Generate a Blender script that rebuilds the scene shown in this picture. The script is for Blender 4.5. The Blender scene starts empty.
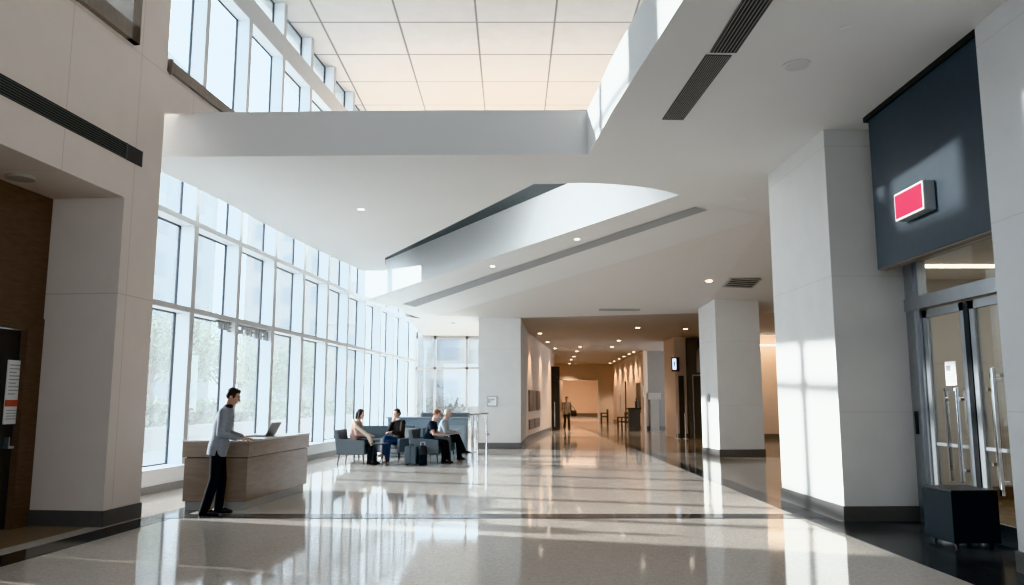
import bpy, bmesh, math, random
from mathutils import Vector, Matrix
from mathutils.geometry import tessellate_polygon
random.seed(7)
scene = bpy.context.scene
COL = scene.collection
V = Vector

# ------------------------------------------------------------------ materials
MATS = {}
def mat(name, col, rough=0.5, metal=0.0, spec=0.5, emit=None, estr=0.0, vary=0.04, scale=8.0, coat=0.0):
    """Principled material with a procedural noise variation of its base colour."""
    m = bpy.data.materials.new(name); m.use_nodes = True
    nt = m.node_tree; p = nt.nodes['Principled BSDF']
    p.inputs['Roughness'].default_value = rough
    p.inputs['Metallic'].default_value = metal
    p.inputs['Specular IOR Level'].default_value = spec
    p.inputs['Coat Weight'].default_value = coat
    tc = nt.nodes.new('ShaderNodeTexCoord'); nz = nt.nodes.new('ShaderNodeTexNoise')
    nz.inputs['Scale'].default_value = scale; nz.inputs['Detail'].default_value = 3
    rp = nt.nodes.new('ShaderNodeValToRGB')
    a = [max(0, c * (1 - vary)) for c in col]; b = [min(1, c * (1 + vary)) for c in col]
    rp.color_ramp.elements[0].color = (*a, 1); rp.color_ramp.elements[1].color = (*b, 1)
    rp.color_ramp.elements[0].position = .3; rp.color_ramp.elements[1].position = .7
    nt.links.new(tc.outputs['Object'], nz.inputs['Vector'])
    nt.links.new(nz.outputs['Fac'], rp.inputs['Fac'])
    nt.links.new(rp.outputs['Color'], p.inputs['Base Color'])
    if emit:
        p.inputs['Emission Color'].default_value = (*emit, 1)
        p.inputs['Emission Strength'].default_value = estr
    MATS[name] = m
    return m

def groove_mat(name, col, lines, dark=0.72, rough=0.55, vary=0.02, width=0.012, spec=0.4):
    """Panelled wall: base colour with thin darker joints. lines = [(axis, offset, spacing)]."""
    m = mat(name, col, rough=rough, vary=vary, scale=2.5, spec=spec)
    nt = m.node_tree; p = nt.nodes['Principled BSDF']
    src = p.inputs['Base Color'].links[0].from_socket
    tc = nt.nodes.new('ShaderNodeTexCoord'); sp = nt.nodes.new('ShaderNodeSeparateXYZ')
    nt.links.new(tc.outputs['Object'], sp.inputs[0])
    tot = None
    for ax, off, spc in lines:
        s = nt.nodes.new('ShaderNodeMath'); s.operation = 'SUBTRACT'; s.inputs[1].default_value = off - spc / 2
        nt.links.new(sp.outputs['XYZ'.index(ax)], s.inputs[0])
        d = nt.nodes.new('ShaderNodeMath'); d.operation = 'PINGPONG'; d.inputs[1].default_value = spc / 2
        nt.links.new(s.outputs[0], d.inputs[0])
        g = nt.nodes.new('ShaderNodeMath'); g.operation = 'GREATER_THAN'; g.inputs[1].default_value = spc / 2 - width / 2
        nt.links.new(d.outputs[0], g.inputs[0])
        if tot is None: tot = g.outputs[0]
        else:
            mx = nt.nodes.new('ShaderNodeMath'); mx.operation = 'MAXIMUM'
            nt.links.new(tot, mx.inputs[0]); nt.links.new(g.outputs[0], mx.inputs[1]); tot = mx.outputs[0]
    mix = nt.nodes.new('ShaderNodeMixRGB'); mix.blend_type = 'MULTIPLY'; mix.inputs[2].default_value = (dark, dark, dark, 1)
    nt.links.new(tot, mix.inputs[0]); nt.links.new(src, mix.inputs[1])
    nt.links.new(mix.outputs[0], p.inputs['Base Color'])
    return m

def wood_mat(name, c1, c2, rough=0.4, scale=(1.5, 1.5, 14)):
    m = mat(name, c1, rough=rough)
    nt = m.node_tree; p = nt.nodes['Principled BSDF']
    nz = [n for n in nt.nodes if n.type == 'TEX_NOISE'][0]; rp = [n for n in nt.nodes if n.type == 'VALTORGB'][0]
    tc = [n for n in nt.nodes if n.type == 'TEX_COORD'][0]
    mp = nt.nodes.new('ShaderNodeMapping'); mp.inputs['Scale'].default_value = scale
    nt.links.new(tc.outputs['Object'], mp.inputs['Vector']); nt.links.new(mp.outputs['Vector'], nz.inputs['Vector'])
    nz.inputs['Scale'].default_value = 3; nz.inputs['Detail'].default_value = 6
    rp.color_ramp.elements[0].color = (*c1, 1); rp.color_ramp.elements[1].color = (*c2, 1)
    return m

def glass_mat(name, tint, refl=0.08, veil=0.06, veilcol=(0.95, 0.98, 1.0)):
    m = bpy.data.materials.new(name); m.use_nodes = True
    nt = m.node_tree; nt.nodes.clear()
    out = nt.nodes.new('ShaderNodeOutputMaterial')
    tr = nt.nodes.new('ShaderNodeBsdfTransparent'); tr.inputs[0].default_value = (*tint, 1)
    gl = nt.nodes.new('ShaderNodeBsdfGlossy'); gl.inputs['Roughness'].default_value = 0.0
    gl.inputs[0].default_value = (1, 1, 1, 1)
    tl = nt.nodes.new('ShaderNodeBsdfTranslucent'); tl.inputs[0].default_value = (*veilcol, 1)  # white translucent share imitates haze over the view outside
    m1 = nt.nodes.new('ShaderNodeMixShader'); m1.inputs[0].default_value = veil
    m2 = nt.nodes.new('ShaderNodeMixShader'); m2.inputs[0].default_value = refl
    nt.links.new(tr.outputs[0], m1.inputs[1]); nt.links.new(tl.outputs[0], m1.inputs[2])
    nt.links.new(m1.outputs[0], m2.inputs[1]); nt.links.new(gl.outputs[0], m2.inputs[2])
    nt.links.new(m2.outputs[0], out.inputs[0])
    MATS[name] = m
    return m

def terrazzo(name, col, rough):
    m = mat(name, col, rough=rough, spec=0.6, vary=0.05, scale=0.35)
    nt = m.node_tree; p = nt.nodes['Principled BSDF']
    src = p.inputs['Base Color'].links[0].from_socket
    tc = [n for n in nt.nodes if n.type == 'TEX_COORD'][0]
    vo = nt.nodes.new('ShaderNodeTexVoronoi'); vo.inputs['Scale'].default_value = 55
    nt.links.new(tc.outputs['Object'], vo.inputs['Vector'])
    hs = nt.nodes.new('ShaderNodeSeparateColor'); nt.links.new(vo.outputs['Color'], hs.inputs[0])
    rp = nt.nodes.new('ShaderNodeValToRGB'); rp.color_ramp.elements[0].color = (.86, .85, .84, 1); rp.color_ramp.elements[1].color = (1.06, 1.05, 1.04, 1)
    nt.links.new(hs.outputs[0], rp.inputs[0])
    mx = nt.nodes.new('ShaderNodeMixRGB'); mx.blend_type = 'MULTIPLY'; mx.inputs[0].default_value = 1
    nt.links.new(src, mx.inputs[1]); nt.links.new(rp.outputs[0], mx.inputs[2]); nt.links.new(mx.outputs[0], p.inputs['Base Color'])
    nz = nt.nodes.new('ShaderNodeTexNoise'); nz.inputs['Scale'].default_value = 1.2
    nt.links.new(tc.outputs['Object'], nz.inputs['Vector'])
    mr = nt.nodes.new('ShaderNodeMapRange'); mr.inputs[3].default_value = rough * .7; mr.inputs[4].default_value = rough * 1.4
    nt.links.new(nz.outputs['Fac'], mr.inputs[0]); nt.links.new(mr.outputs[0], p.inputs['Roughness'])
    return m

white = mat('white_paint', (.80, .80, .79), .55, vary=.015, scale=1.5)
ceilw = mat('ceiling_paint', (.735, .735, .73), .6, vary=.012, scale=.8)
recess_shade = mat('recess_shade', (.085, .10, .105), .7)  # dark tone paints the shade inside the ceiling recess
slot_grey = mat('slot_grey', (.36, .37, .38), .6)
beige = groove_mat('left_wall_panels', (.72, .635, .575), [('Y', 9.02, 1.45), ('Z', 3.0, 3.4)], dark=.75)
pillar_m = groove_mat('pillar_panels', (.73, .725, .715), [('Z', 3.3, 1.86)], dark=.86, width=.01)
peach = mat('corridor_peach', (.70, .575, .48), .55, vary=.03, scale=1)
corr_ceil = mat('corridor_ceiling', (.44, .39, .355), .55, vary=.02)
greywall = mat('alcove_grey', (.26, .235, .215), .6)
base_m = mat('baseboard_grey', (.17, .16, .155), .4)
brownwood = wood_mat('brown_wood', (.10, .070, .054), (.145, .105, .083), .45, (2, 2, 16))
sillwood = wood_mat('sill_wood', (.19, .155, .13), (.26, .215, .18), .45, (2, 12, 2))
darkdoor = mat('dark_door', (.045, .043, .043), .4)
finm = mat('white_mullion', (.86, .88, .90), .35, vary=.01)
fing = mat('grey_mullion_face', (.47, .47, .47), .4, vary=.02)
gasket = mat('dark_gasket', (.04, .06, .08), .4)
tile_m = groove_mat('ceiling_tiles', (.62, .61, .60), [('X', -.95, 2.1), ('Y', 20.0, 2.0)], dark=.42, width=.05, rough=.8)
floor_m = terrazzo('terrazzo_floor', (.72, .665, .61), .065)
strip_m = terrazzo('dark_floor_strip', (.085, .085, .088), .10)
tan_m = terrazzo('tan_floor', (.42, .34, .27), .12)
side_floor = terrazzo('side_floor', (.33, .28, .235), .10)
darktile = groove_mat('dark_floor_tiles', (.05, .05, .052), [('X', 4.55, 1.2), ('Y', 9.0, 1.2)], dark=2.6, width=.012, rough=.18, spec=.5)
steel = mat('brushed_steel', (.62, .63, .64), .28, 1.0)
chrome = mat('chrome', (.75, .76, .77), .12, 1.0)
alum = mat('door_aluminium', (.42, .44, .46), .35, .7)
black = mat('black_satin', (.012, .012, .014), .4)
blackbox = mat('black_panel', (.006, .008, .010), .6, spec=.12)
navy = mat('slate_blue_panel', (.045, .060, .075), .35, spec=.5)
grille_bk = mat('grille_black', (.015, .015, .016), .6)
grille_bar = mat('grille_bar', (.12, .12, .12), .45)
grille_l = mat('light_grille_bar', (.30, .30, .30), .5)
red = mat('sign_red', (.40, .008, .055), .4, emit=(.8, .02, .07), estr=.02)
signw = mat('sign_white', (.85, .85, .86), .4)
signg = mat('sign_grey', (.40, .42, .43), .4)
lamp_on = mat('lamp_glow', (1, .95, .85), .5, emit=(1, .88, .70), estr=14)
lamp_cool = mat('lamp_cool_glow', (1, 1, 1), .5, emit=(1, .97, .92), estr=3)
lamp_line = mat('linear_lamp', (1, 1, 1), .5, emit=(1, .93, .8), estr=6)
desk_m = wood_mat('desk_stone', (.25, .20, .168), (.30, .245, .208), .16, (1, 1, 5))
deskband = wood_mat('desk_band', (.29, .237, .20), (.34, .28, .24), .16, (1, 1, 5))
desktop = mat('desk_top_stone', (.52, .50, .48), .25)
deskkick = mat('desk_plinth', (.36, .35, .34), .25)
chairf = mat('chair_fabric', (.13, .15, .165), .8, vary=.12, scale=120)
chaird = mat('chair_fabric_dark', (.085, .095, .105), .8, vary=.12, scale=120)
legm = mat('dark_leg', (.03, .03, .032), .4)
counter_m = mat('counter_blue_grey', (.26, .33, .39), .5)
counter_top = mat('counter_top', (.12, .15, .17), .3)
paper = mat('paper', (.80, .79, .77), .7)
papergrey = mat('paper_print', (.35, .35, .36), .7)
redprint = mat('paper_red_print', (.50, .12, .08), .7)
laptop_m = mat('laptop_grey', (.16, .16, .17), .35, .5)
screen_m = mat('laptop_screen', (.015, .017, .02), .15)
wglass = glass_mat('window_glass', (.94, .97, .985), .05, .06)
dglass = glass_mat('door_glass', (.90, .92, .92), .07, .0)
beige_in = groove_mat('vestibule_wall', (.44, .41, .37), [('Z', 2.2, 1.1), ('X', 6.6, 1.4)], dark=.8)
woodfloor = wood_mat('vestibule_floor', (.20, .15, .11), (.27, .21, .16), .25, (10, 1, 1))

# ------------------------------------------------------------------ mesh builder
class MB:
    def __init__(s): s.v = []; s.f = []; s.mi = []; s.cur = 0
    def add(s, vs, fs):
        o = len(s.v); s.v += [tuple(p) for p in vs]
        for f in fs: s.f.append([o + i for i in f]); s.mi.append(s.cur)
        return s
    def hexa(s, b, t):
        return s.add(list(b) + list(t), [(3, 2, 1, 0), (4, 5, 6, 7), (0, 1, 5, 4), (1, 2, 6, 5), (2, 3, 7, 6), (3, 0, 4, 7)])
    def box(s, x0, x1, y0, y1, z0, z1):
        q = [(x0, y0), (x1, y0), (x1, y1), (x0, y1)]
        return s.hexa([(*p, z0) for p in q], [(*p, z1) for p in q])
    def obox(s, O, d, s0, s1, n0, n1, z0, z1):
        n = (-d[1], d[0])
        P = lambda a, b: (O[0] + d[0] * a + n[0] * b, O[1] + d[1] * a + n[1] * b)
        q = [P(s0, n0), P(s0, n1), P(s1, n1), P(s1, n0)][::-1]
        return s.hexa([(*p, z0) for p in q], [(*p, z1) for p in q])
    def prism(s, poly, z0, z1):
        n = len(poly)
        vs = [(*p, z0) for p in poly] + [(*p, z1) for p in poly]
        fs = [tuple(range(n))[::-1], tuple(range(n, 2 * n))] + [(i, (i + 1) % n, n + (i + 1) % n, n + i) for i in range(n)]
        return s.add(vs, fs)
    def extrude(s, poly3, vec):
        n = len(poly3); vs = [V(p) for p in poly3]; vs += [p + V(vec) for p in vs]
        fs = [tuple(range(n))[::-1], tuple(range(n, 2 * n))] + [(i, (i + 1) % n, n + (i + 1) % n, n + i) for i in range(n)]
        return s.add(vs, fs)
    def loft(s, rings, close=True):
        n = len(rings[0]); vs = [p for r in rings for p in r]; fs = []
        for i in range(len(rings) - 1):
            for j in range(n):
                fs.append((i * n + j, i * n + (j + 1) % n, (i + 1) * n + (j + 1) % n, (i + 1) * n + j))
        if close:
            fs.append(tuple(range(n))[::-1]); fs.append(tuple((len(rings) - 1) * n + j for j in range(n)))
        return s.add(vs, fs)
    def tube(s, pts, r, n=10):
        pts = [V(p) for p in pts]; rs = r if isinstance(r, (list, tuple)) else [r] * len(pts); rings = []
        up = None
        for i, p in enumerate(pts):
            t = (pts[min(i + 1, len(pts) - 1)] - pts[max(i - 1, 0)]).normalized()
            if up is None: up = V((0, 0, 1)) if abs(t.z) < .9 else V((1, 0, 0))
            a = t.cross(up).normalized(); b = a.cross(t).normalized(); up = b
            rings.append([p + (a * math.cos(2 * math.pi * k / n) + b * math.sin(2 * math.pi * k / n)) * rs[i] for k in range(n)])
        return s.loft(rings)
    def capsule(s, a, b, ra, rb, n=14):
        a = V(a); b = V(b); t = (b - a).normalized() if (b - a).length > 1e-6 else V((0, 0, 1))
        pts = []; rs = []
        for k in range(1, 5):
            an = math.pi / 2 * k / 5 ; pts.append(a - t * ra * math.cos(an)); rs.append(ra * math.sin(an))
        pts.append(a); rs.append(ra); pts.append(b); rs.append(rb)
        for k in range(4, 0, -1):
            an = math.pi / 2 * k / 5 ; pts.append(b + t * rb * math.cos(an)); rs.append(rb * math.sin(an))
        return s.tube(pts, rs, n)
    def ell(s, c, r, M=None, nu=20, nv=12):
        rings = []; c = V(c)
        for i in range(1, nv):
            th = math.pi * i / nv; ring = []
            for j in range(nu):
                ph = 2 * math.pi * j / nu
                p = V((r[0] * math.sin(th) * math.cos(ph), r[1] * math.sin(th) * math.sin(ph), -r[2] * math.cos(th)))
                if M is not None: p = M @ p
                ring.append(c + p)
            rings.append(ring)
        return s.loft(rings)
    def cyl(s, x, y, z0, z1, r, n=24):
        ring = [(x + r * math.cos(2 * math.pi * k / n), y + r * math.sin(2 * math.pi * k / n)) for k in range(n)]
        return s.prism(ring, z0, z1)
    def build(s, name, m, parent=None, smooth=False, bevel=0.0):
        me = bpy.data.meshes.new(name); me.from_pydata(s.v, [], s.f)
        ms = m if isinstance(m, (list, tuple)) else [m]
        for q in ms: me.materials.append(q)
        for p, i in zip(me.polygons, s.mi):
            p.material_index = i; p.use_smooth = smooth
        bm = bmesh.new(); bm.from_mesh(me); bmesh.ops.recalc_face_normals(bm, faces=bm.faces); bm.to_mesh(me); bm.free()
        o = bpy.data.objects.new(name, me); COL.objects.link(o)
        if parent is not None:
            o.parent = parent
        if bevel:
            b = o.modifiers.new('bevel', 'BEVEL'); b.width = bevel; b.segments = 2; b.limit_method = 'ANGLE'
        return o

def tag(o, label, cat, group=None, kind=None):
    if label: o['label'] = label
    if cat: o['category'] = cat
    if group: o['group'] = group
    if kind: o['kind'] = kind
    return o
def struct(o):
    o['kind'] = 'structure'; return o
def empty(name, loc, rz=0, label=None, cat=None, group=None):
    o = bpy.data.objects.new(name, None); COL.objects.link(o); o.location = loc; o.rotation_euler = (0, 0, rz)
    o.empty_display_size = .2
    return tag(o, label, cat, group)
def copy_tree(o, parent=None):
    c = o.copy(); COL.objects.link(c)
    if parent is not None: c.parent = parent
    for ch in list(o.children): copy_tree(ch, c)
    return c
def flat(outer, holes, z, name, m, thick=None):
    """Horizontal polygon with holes (list of xy)."""
    loops = [[V((*p, 0)) for p in outer]] + [[V((*p, 0)) for p in h] for h in holes]
    tris = tessellate_polygon(loops); pts = [p for l in loops for p in l]
    b = MB(); b.add([(p.x, p.y, z(p.x, p.y) if callable(z) else z) for p in pts], [tuple(t) for t in tris])
    return b.build(name, m)
def lerp(a, b, t): return V(a) * (1 - t) + V(b) * t

# ------------------------------------------------------------------ setting: floor
KL = (.0995, .995)                 # direction of the left wall and of the window wall
b = MB(); b.box(-8, 14, -5, 86, -.2, 0); struct(b.build('floor', floor_m))
def overlay(name, poly, m, z=.004):
    b = MB(); b.prism(poly, -.02, z); return struct(b.build(name, m))
overlay('floor_strip_cross', [(-4.9, 11.02), (4.34, 11.02), (4.34, 11.42), (-4.9, 11.42)], strip_m, .005)
overlay('floor_strip_right', [(3.98, 11.2), (4.36, 11.2), (4.36, 60), (3.98, 60)], strip_m, .004)
overlay('floor_strip_left', [(-6.0, 1.0), (-5.62, 1.0), (-4.62 + .0, 11.2), (-4.2, 15.2), (-4.56, 15.2), (-5.03, 11.2)], strip_m, .003)
overlay('floor_entrance', [(4.22, -5), (8, -5), (8, 10.75), (4.36, 10.75), (4.36, 11.2), (3.98, 11.2)], darktile, .0035)
overlay('floor_side', [(4.36, 13.0), (13, 13.0), (13, 60), (7.4, 60), (4.36, 60)], side_floor, .002)
overlay('floor_niche', [(-9, 1), (-6.3, 1), (-5.35, 10.6), (-9, 10.6)], tan_m, .002)

# ------------------------------------------------------------------ left wall with niche and upper windows
OL = (-5.15, 10.9); T = .0995
Ltop = 11.7
b = MB()
b.obox(OL, KL, -.62, .22, 0, 1.25, 0, Ltop)                # end pier
b.obox(OL, KL, -6.6, -.62, 0, 1.25, 4.3, 6.45)              # band over the niche (its ceiling at 4.3)
b.obox(OL, KL, -6.6, -.62, 1.18, 1.35, 2.62, 4.4)          # back of niche above panel
b.obox(OL, KL, -16, -6.6, 0, 1.25, 0, 6.45)
b.obox(OL, KL, -16, -4.2, 0, 1.25, 6.45, Ltop)             # upper wall left of framed window
b.obox(OL, KL, -4.2, -.75, 0, 1.25, 9.6, Ltop)
b.obox(OL, KL, -.75, -.62, 0, 1.25, 6.45, Ltop)
_w = lambda a, n, z: (OL[0] + KL[0] * a - KL[1] * n, OL[1] + KL[1] * a + KL[0] * n, z)
b.extrude([_w(.22, 0, 5.80), _w(1.05, 0, 6.10), _w(4.2, 0, 6.10), _w(4.2, 0, 6.45), _w(.22, 0, 6.45)], (-.25 * KL[1], .25 * KL[0], 0))                # upstand below long sill beyond the pier
struct(b.build('wall_left', beige))
b = MB(); b.obox(OL, KL, -6.6, -.62, 1.02, 1.18, 2.62, 4.3); struct(b.build('trim_1', brownwood))     # wood panel above the door
b = MB(); b.obox(OL, KL, -.94, -.78, .98, 1.2, 0, 2.62); b.obox(OL, KL, -3.2, -.78, .98, 1.2, 2.50, 2.66)
b.obox(OL, KL, -.78, -.62, 1.0, 1.2, 0, 2.66); struct(b.build('trim_2', brownwood))
b = MB(); b.obox(OL, KL, -6.6, -3.2, 1.02, 1.2, 0, 2.62); struct(b.build('wall_niche', brownwood))
b = MB(); b.obox(OL, KL, -2.1, -.96, 1.06, 1.12, .01, 2.48); d1 = struct(b.build('door_1', darkdoor))
b = MB(); b.obox(OL, KL, -3.15, -2.13, 1.06, 1.12, .01, 2.48); b.build('door_leaf', darkdoor, d1)
b = MB(); b.obox(OL, KL, -1.10, -1.00, .99, 1.06, 1.0, 1.03); b.obox(OL, KL, -1.09, -1.07, 1.0, 1.07, 1.0, 1.14); b.build('door_handle', steel, d1)
# notices on the dark door
b = MB(); b.obox(OL, KL, -1.15, -.86, 1.045, 1.06, 1.30, 2.10); n1 = tag(b.build('door_notice', paper), 'white paper notice with a red band taped to the dark door in the left niche', 'notice')
b = MB(); b.obox(OL, KL, -1.15, -.86, 1.04, 1.05, 1.52, 1.60); b.build('red_band', redprint, n1)
b = MB()
for k in range(9):
    z = 2.03 - k * .045
    b.obox(OL, KL, -1.12, -.90 - .05 * (k % 3), 1.04, 1.05, z, z + .012)
b.build('printed_lines', papergrey, n1); b = MB()
for k in range(4): b.obox(OL, KL, -1.12, -.95, 1.04, 1.05, 1.36 + k * .035, 1.37 + k * .035)
b.build('printed_lines', papergrey, n1)
b = MB(); b.obox(OL, KL, -.645, .23, -.018, 0, 0, .2); b.obox(OL, KL, -.638, -.62, -.018, 1.15, 0, .2); b.obox(OL, KL, .22, .238, -.018, 1.2, 0, .2)
struct(b.build('baseboard_left', base_m))
# framed upper window in the left wall (brown frame)
b = MB()
b.obox(OL, KL, -4.2, -.63, -.08, .5, 6.45, 6.68); b.obox(OL, KL, -4.2, -.63, -.08, .5, 9.5, 9.68)
b.obox(OL, KL, -.83, -.63, -.08, .5, 6.45, 9.68); b.obox(OL, KL, -4.2, -4.0, -.08, .5, 6.45, 9.68)
b.obox(OL, KL, -2.5, -2.4, .3, .5, 6.6, 9.6)
w = struct(b.build('window_20', sillwood))
b = MB(); b.obox(OL, KL, -4.0, -.83, .40, .41, 6.68, 9.5); b.build('glass_pane', wglass, w)
b = MB(); b.obox(OL, KL, .3, 4.2, -.05, .75, 6.45, 6.62); b.obox(OL, KL, .26, .3, -.05, .75, 6.42, 6.65); struct(b.build('trim_3', sillwood))
# grille in the left wall
g = empty('wall_grille', (OL[0], OL[1], 4.93), 0, 'long black linear air grille set in the upper beige left wall', 'vent')
def child_abs(o, root):
    o.parent = root; o.matrix_parent_inverse = Matrix.Translation(root.location).inverted(); return o
b = MB(); b.obox(OL, KL, -6.0, -.28, -.004, .02, 4.82, 5.045); child_abs(b.build('grille_backing', grille_bk), g)
b = MB()
for k in range(7): b.obox(OL, KL, -6.0, -.66, -.014, .0, 4.828 + k * .031, 4.838 + k * .031)
b.obox(OL, KL, -.66, -.645, -.016, .0, 4.82, 5.045)
for s in (-6, -.29): b.obox(OL, KL, s, s + .012, -.014, 0, 4.82, 5.045)
child_abs(b.build('grille_slats', grille_bar), g)
b = MB(); b.obox(OL, KL, -.64, -.28, -.012, 0, 4.83, 5.035); child_abs(b.build('grille_end_plate', mat('grille_plate', (.05, .045, .045), .5)), g)
# niche ceiling fixture
b = MB(); b.cyl(-6.0, 9.3, 4.27, 4.30, .16); tag(b.build('ceiling_speaker', mat('niche_disc', (.45, .41, .38), .6)), 'round flush disc in the ceiling of the left niche', 'ceiling fitting')

# ------------------------------------------------------------------ window wall
OWt = (-6.3, 14.0)                  # line of the fin tips; glass lies .32 outside it
SP = 1.96; S0 = 1.12 - 2 * SP
FT = .15
def fin_s(k): return S0 + k * SP
NB = 13
SEND = 21.0
for k in range(NB):
    s0 = fin_s(k); s1 = min(fin_s(k + 1), SEND)
    if s0 > SEND - .3: break
    last = s1 >= SEND - .01
    b = MB(); b.cur = 0
    b.obox(OWt, KL, s0 - FT / 2, s0 + FT / 2, .015, .32, .4, 11.7)
    for z0, z1 in ((3.27, 3.37), (4.98, 5.08), (10.25, 10.8)):
        b.obox(OWt, KL, s0 + FT / 2, s1 - FT / 2, .015, .32, z0, z1)
    b.obox(OWt, KL, s0 + FT / 2, s1 - FT / 2, .20, .32, 7.9, 8.0)
    b.obox(OWt, KL, s0 - FT / 2, s1 - FT / 2, -.10, .36, 0, .37)
    b.obox(OWt, KL, s0 - FT / 2, s1 - FT / 2, -.13, .32, .37, .41)
    b.cur = 1
    b.obox(OWt, KL, s0 - FT / 2, s0 + FT / 2, 0, .015, .4, 11.7)
    for z0, z1 in ((3.27, 3.37), (4.98, 5.08), (10.25, 10.8)):
        b.obox(OWt, KL, s0 + FT / 2, s1 - FT / 2, 0, .015, z0, z1)
    w = struct(b.build('window_%d' % (k + 1), [finm, fing]))
    b = MB()
    for z0, z1 in ((.41, 3.27), (3.37, 4.98), (5.08, 10.25), (10.8, 11.7)):
        b.obox(OWt, KL, s0 + FT / 2, s0 + FT / 2 + .02, .305, .335, z0, z1); b.obox(OWt, KL, s1 - FT / 2 - .025, s1 - FT / 2, .292, .335, z0, z1)
        b.obox(OWt, KL, s0 + FT / 2, s1 - FT / 2, .295, .335, z1 - .022, z1); b.obox(OWt, KL, s0 + FT / 2, s1 - FT / 2, .30, .335, z0, z0 + .02)
    b.build('gasket', gasket, w)
    for z0, z1 in ((.41, 3.27), (3.37, 4.98), (5.08, 10.25), (10.8, 11.7)):
        b = MB(); b.obox(OWt, KL, s0 + FT / 2 + .02, s1 - FT / 2 - .02, .318, .322, z0 + .01, z1 - .01); b.build('glass_pane', wglass, w)
b = MB(); b.obox(OWt, KL, -2.9, SEND, -.115, -.10, 0, .13); struct(b.build('baseboard_window', mat('grey_skirting', (.33, .33, .33), .4)))

# end window wall at the far left, facing the camera
YE = 34.9
b = MB(); b.cur = 0
xs = [-4.25, -3.42, -2.0, -.75]
for x in xs: b.box(x - .05, x + .05, YE, YE + .16, 0, 4.6)
for z in (3.0, ): b.box(-4.25, -.7, YE, YE + .16, z - .05, z + .05)
b.box(-4.25, -.7, YE, YE + .16, 4.3, 4.6); b.box(-4.25, -.7, YE, YE + .2, 0, .4)
w = struct(b.build('window_15', mat('end_mullion', (.55, .54, .53), .4)))
for x0, x1 in zip(xs[:-1], xs[1:]):
    for z0, z1 in ((.4, 2.95), (3.05, 4.3)):
        b = MB(); b.box(x0 + .05, x1 - .05, YE + .1, YE + .104, z0, z1); b.build('glass_pane', wglass, w)
b = MB(); b.box(-.72, .80, YE, YE + .2, 0, 4.6); struct(b.build('wall_end', white))
b = MB(); b.box(-6.9, -4.25, YE + .1, YE + .3, 0, 11.7); struct(b.build('wall_far_left', white))

# ------------------------------------------------------------------ sculpted ceilings
ZS = 5.4; ZT = 6.13
edgeR = [(1.19, 11.88), (1.26, 11.0), (1.33, 10.03), (1.44, 8.98), (1.54, 8.04), (1.64, 7.08), (1.80, 5.2), (1.95, 2.5), (2.02, -1), (2.02, -5)]
edgeL = [(-6.3, 12.0), (-5.51, 11.99), (-3.33, 11.93), (-.97, 11.88), (1.19, 11.88)]
Tn = (3.14, 14.30)
arc = [(.76, 13.55), (1.0, 13.5), (1.25, 13.48), (1.5, 13.5), (1.74, 13.55), (1.98, 13.61), (2.2, 13.68), (2.4, 13.77), (2.6, 13.88), (2.86, 14.06), Tn]
L1 = [(-3.43, 20.88), (.39, 13.55)]
wind = [(-5.93, 12.69), (-5.72, 13.81), (-5.56, 14.98), (-5.34, 17.32), (-4.88, 20.44), (-4.44, 23.04)]
D0 = (5.37, 16.09)
outer = edgeL[:-1][::-1] + wind + [(-3.78, 23.04), (-3.62, 22.16)] + L1 + arc + [D0, (8.6, 11.9), (12, 11.9), (12, -5)] + edgeR[::-1]
struct(flat(outer, [], ZS, 'ceiling', ceilw))
struct(flat(outer, [], ZT, 'ceiling', ceilw))           # upper side of the slab
def skirt(pts, z0, z1, name, m):
    b = MB()
    for p, q in zip(pts[:-1], pts[1:]):
        b.add([(*p, z0), (*q, z0), (*q, z1), (*p, z1)], [(0, 1, 2, 3)])
    return struct(b.build(name, m))
skirt(edgeL, ZS, ZT, 'trim_4', ceilw)
skirt(edgeR, ZS, ZT, 'trim_5', ceilw)
skirt([(-6.3, 12.0)] + wind + [(-3.78, 23.04)], ZS, ZT, 'trim_6', ceilw)
W3 = V((-4.9, 25.94, 4.9)); T3 = V((*Tn, ZS)); D03 = V((*D0, ZS)); D13 = V((-2.42, 26.27, 4.40)); B3 = V((-3.96, 27.68, 4.80))
ZR = 6.06
# recess: grey lid and near sides with shade put into their colour, and the tall pale face rising from the band's front edge
lid = [L1[0], L1[1]] + arc + [(W3.x, W3.y), (-5.0, 25.0), (-4.44, 23.04), (-3.78, 23.04)]
ZL = lambda x, y: 5.97 + .56 * max(0, min(1, (25 - y) / 10.5))
struct(flat(lid, [], ZL, 'ceiling', recess_shade))
skirt([(-3.78, 23.04), (-3.62, 22.16)] + L1 + arc, ZS, 6.75, 'trim_7', recess_shade)
b = MB(); n = 24
for i in range(n):
    p, q = lerp(T3, W3, i / n), lerp(T3, W3, (i + 1) / n)
    b.add([p, q, (q.x, q.y, 6.75), (p.x, p.y, 6.75)], [(0, 1, 2, 3)])
struct(b.build('trim_8', ceilw))
def band(s, t): return lerp(lerp(T3, W3, s), lerp(D03, D13, s), t)
b = MB(); n = 16
for i in range(n):
    for j in range(4):
        b.add([band(i / n, j / 4), band((i + 1) / n, j / 4), band((i + 1) / n, (j + 1) / 4), band(i / n, (j + 1) / 4)], [(0, 1, 2, 3)])
b.add([W3, B3, D13], [(0, 1, 2)])
struct(b.build('ceiling', ceilw, smooth=False))
C1 = V((.27, 26.33, 4.34)); C2 = V((5.95, 24.45, 4.30)); E3 = V((-4.0, 34.9, 4.44))
R1 = V((12, 11.9, 5.4)); R2 = V((8.6, 11.9, 5.4)); R3 = V((12, 24.4, 4.3)); P3 = V((.27, 34.9, 4.40))
lowc = mat('lower_ceiling_paint', (.70, .68, .66), .6, vary=.012)
b = MB()
b.add([D03, D13, C1, C2], [(0, 1, 2), (0, 2, 3)])
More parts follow.
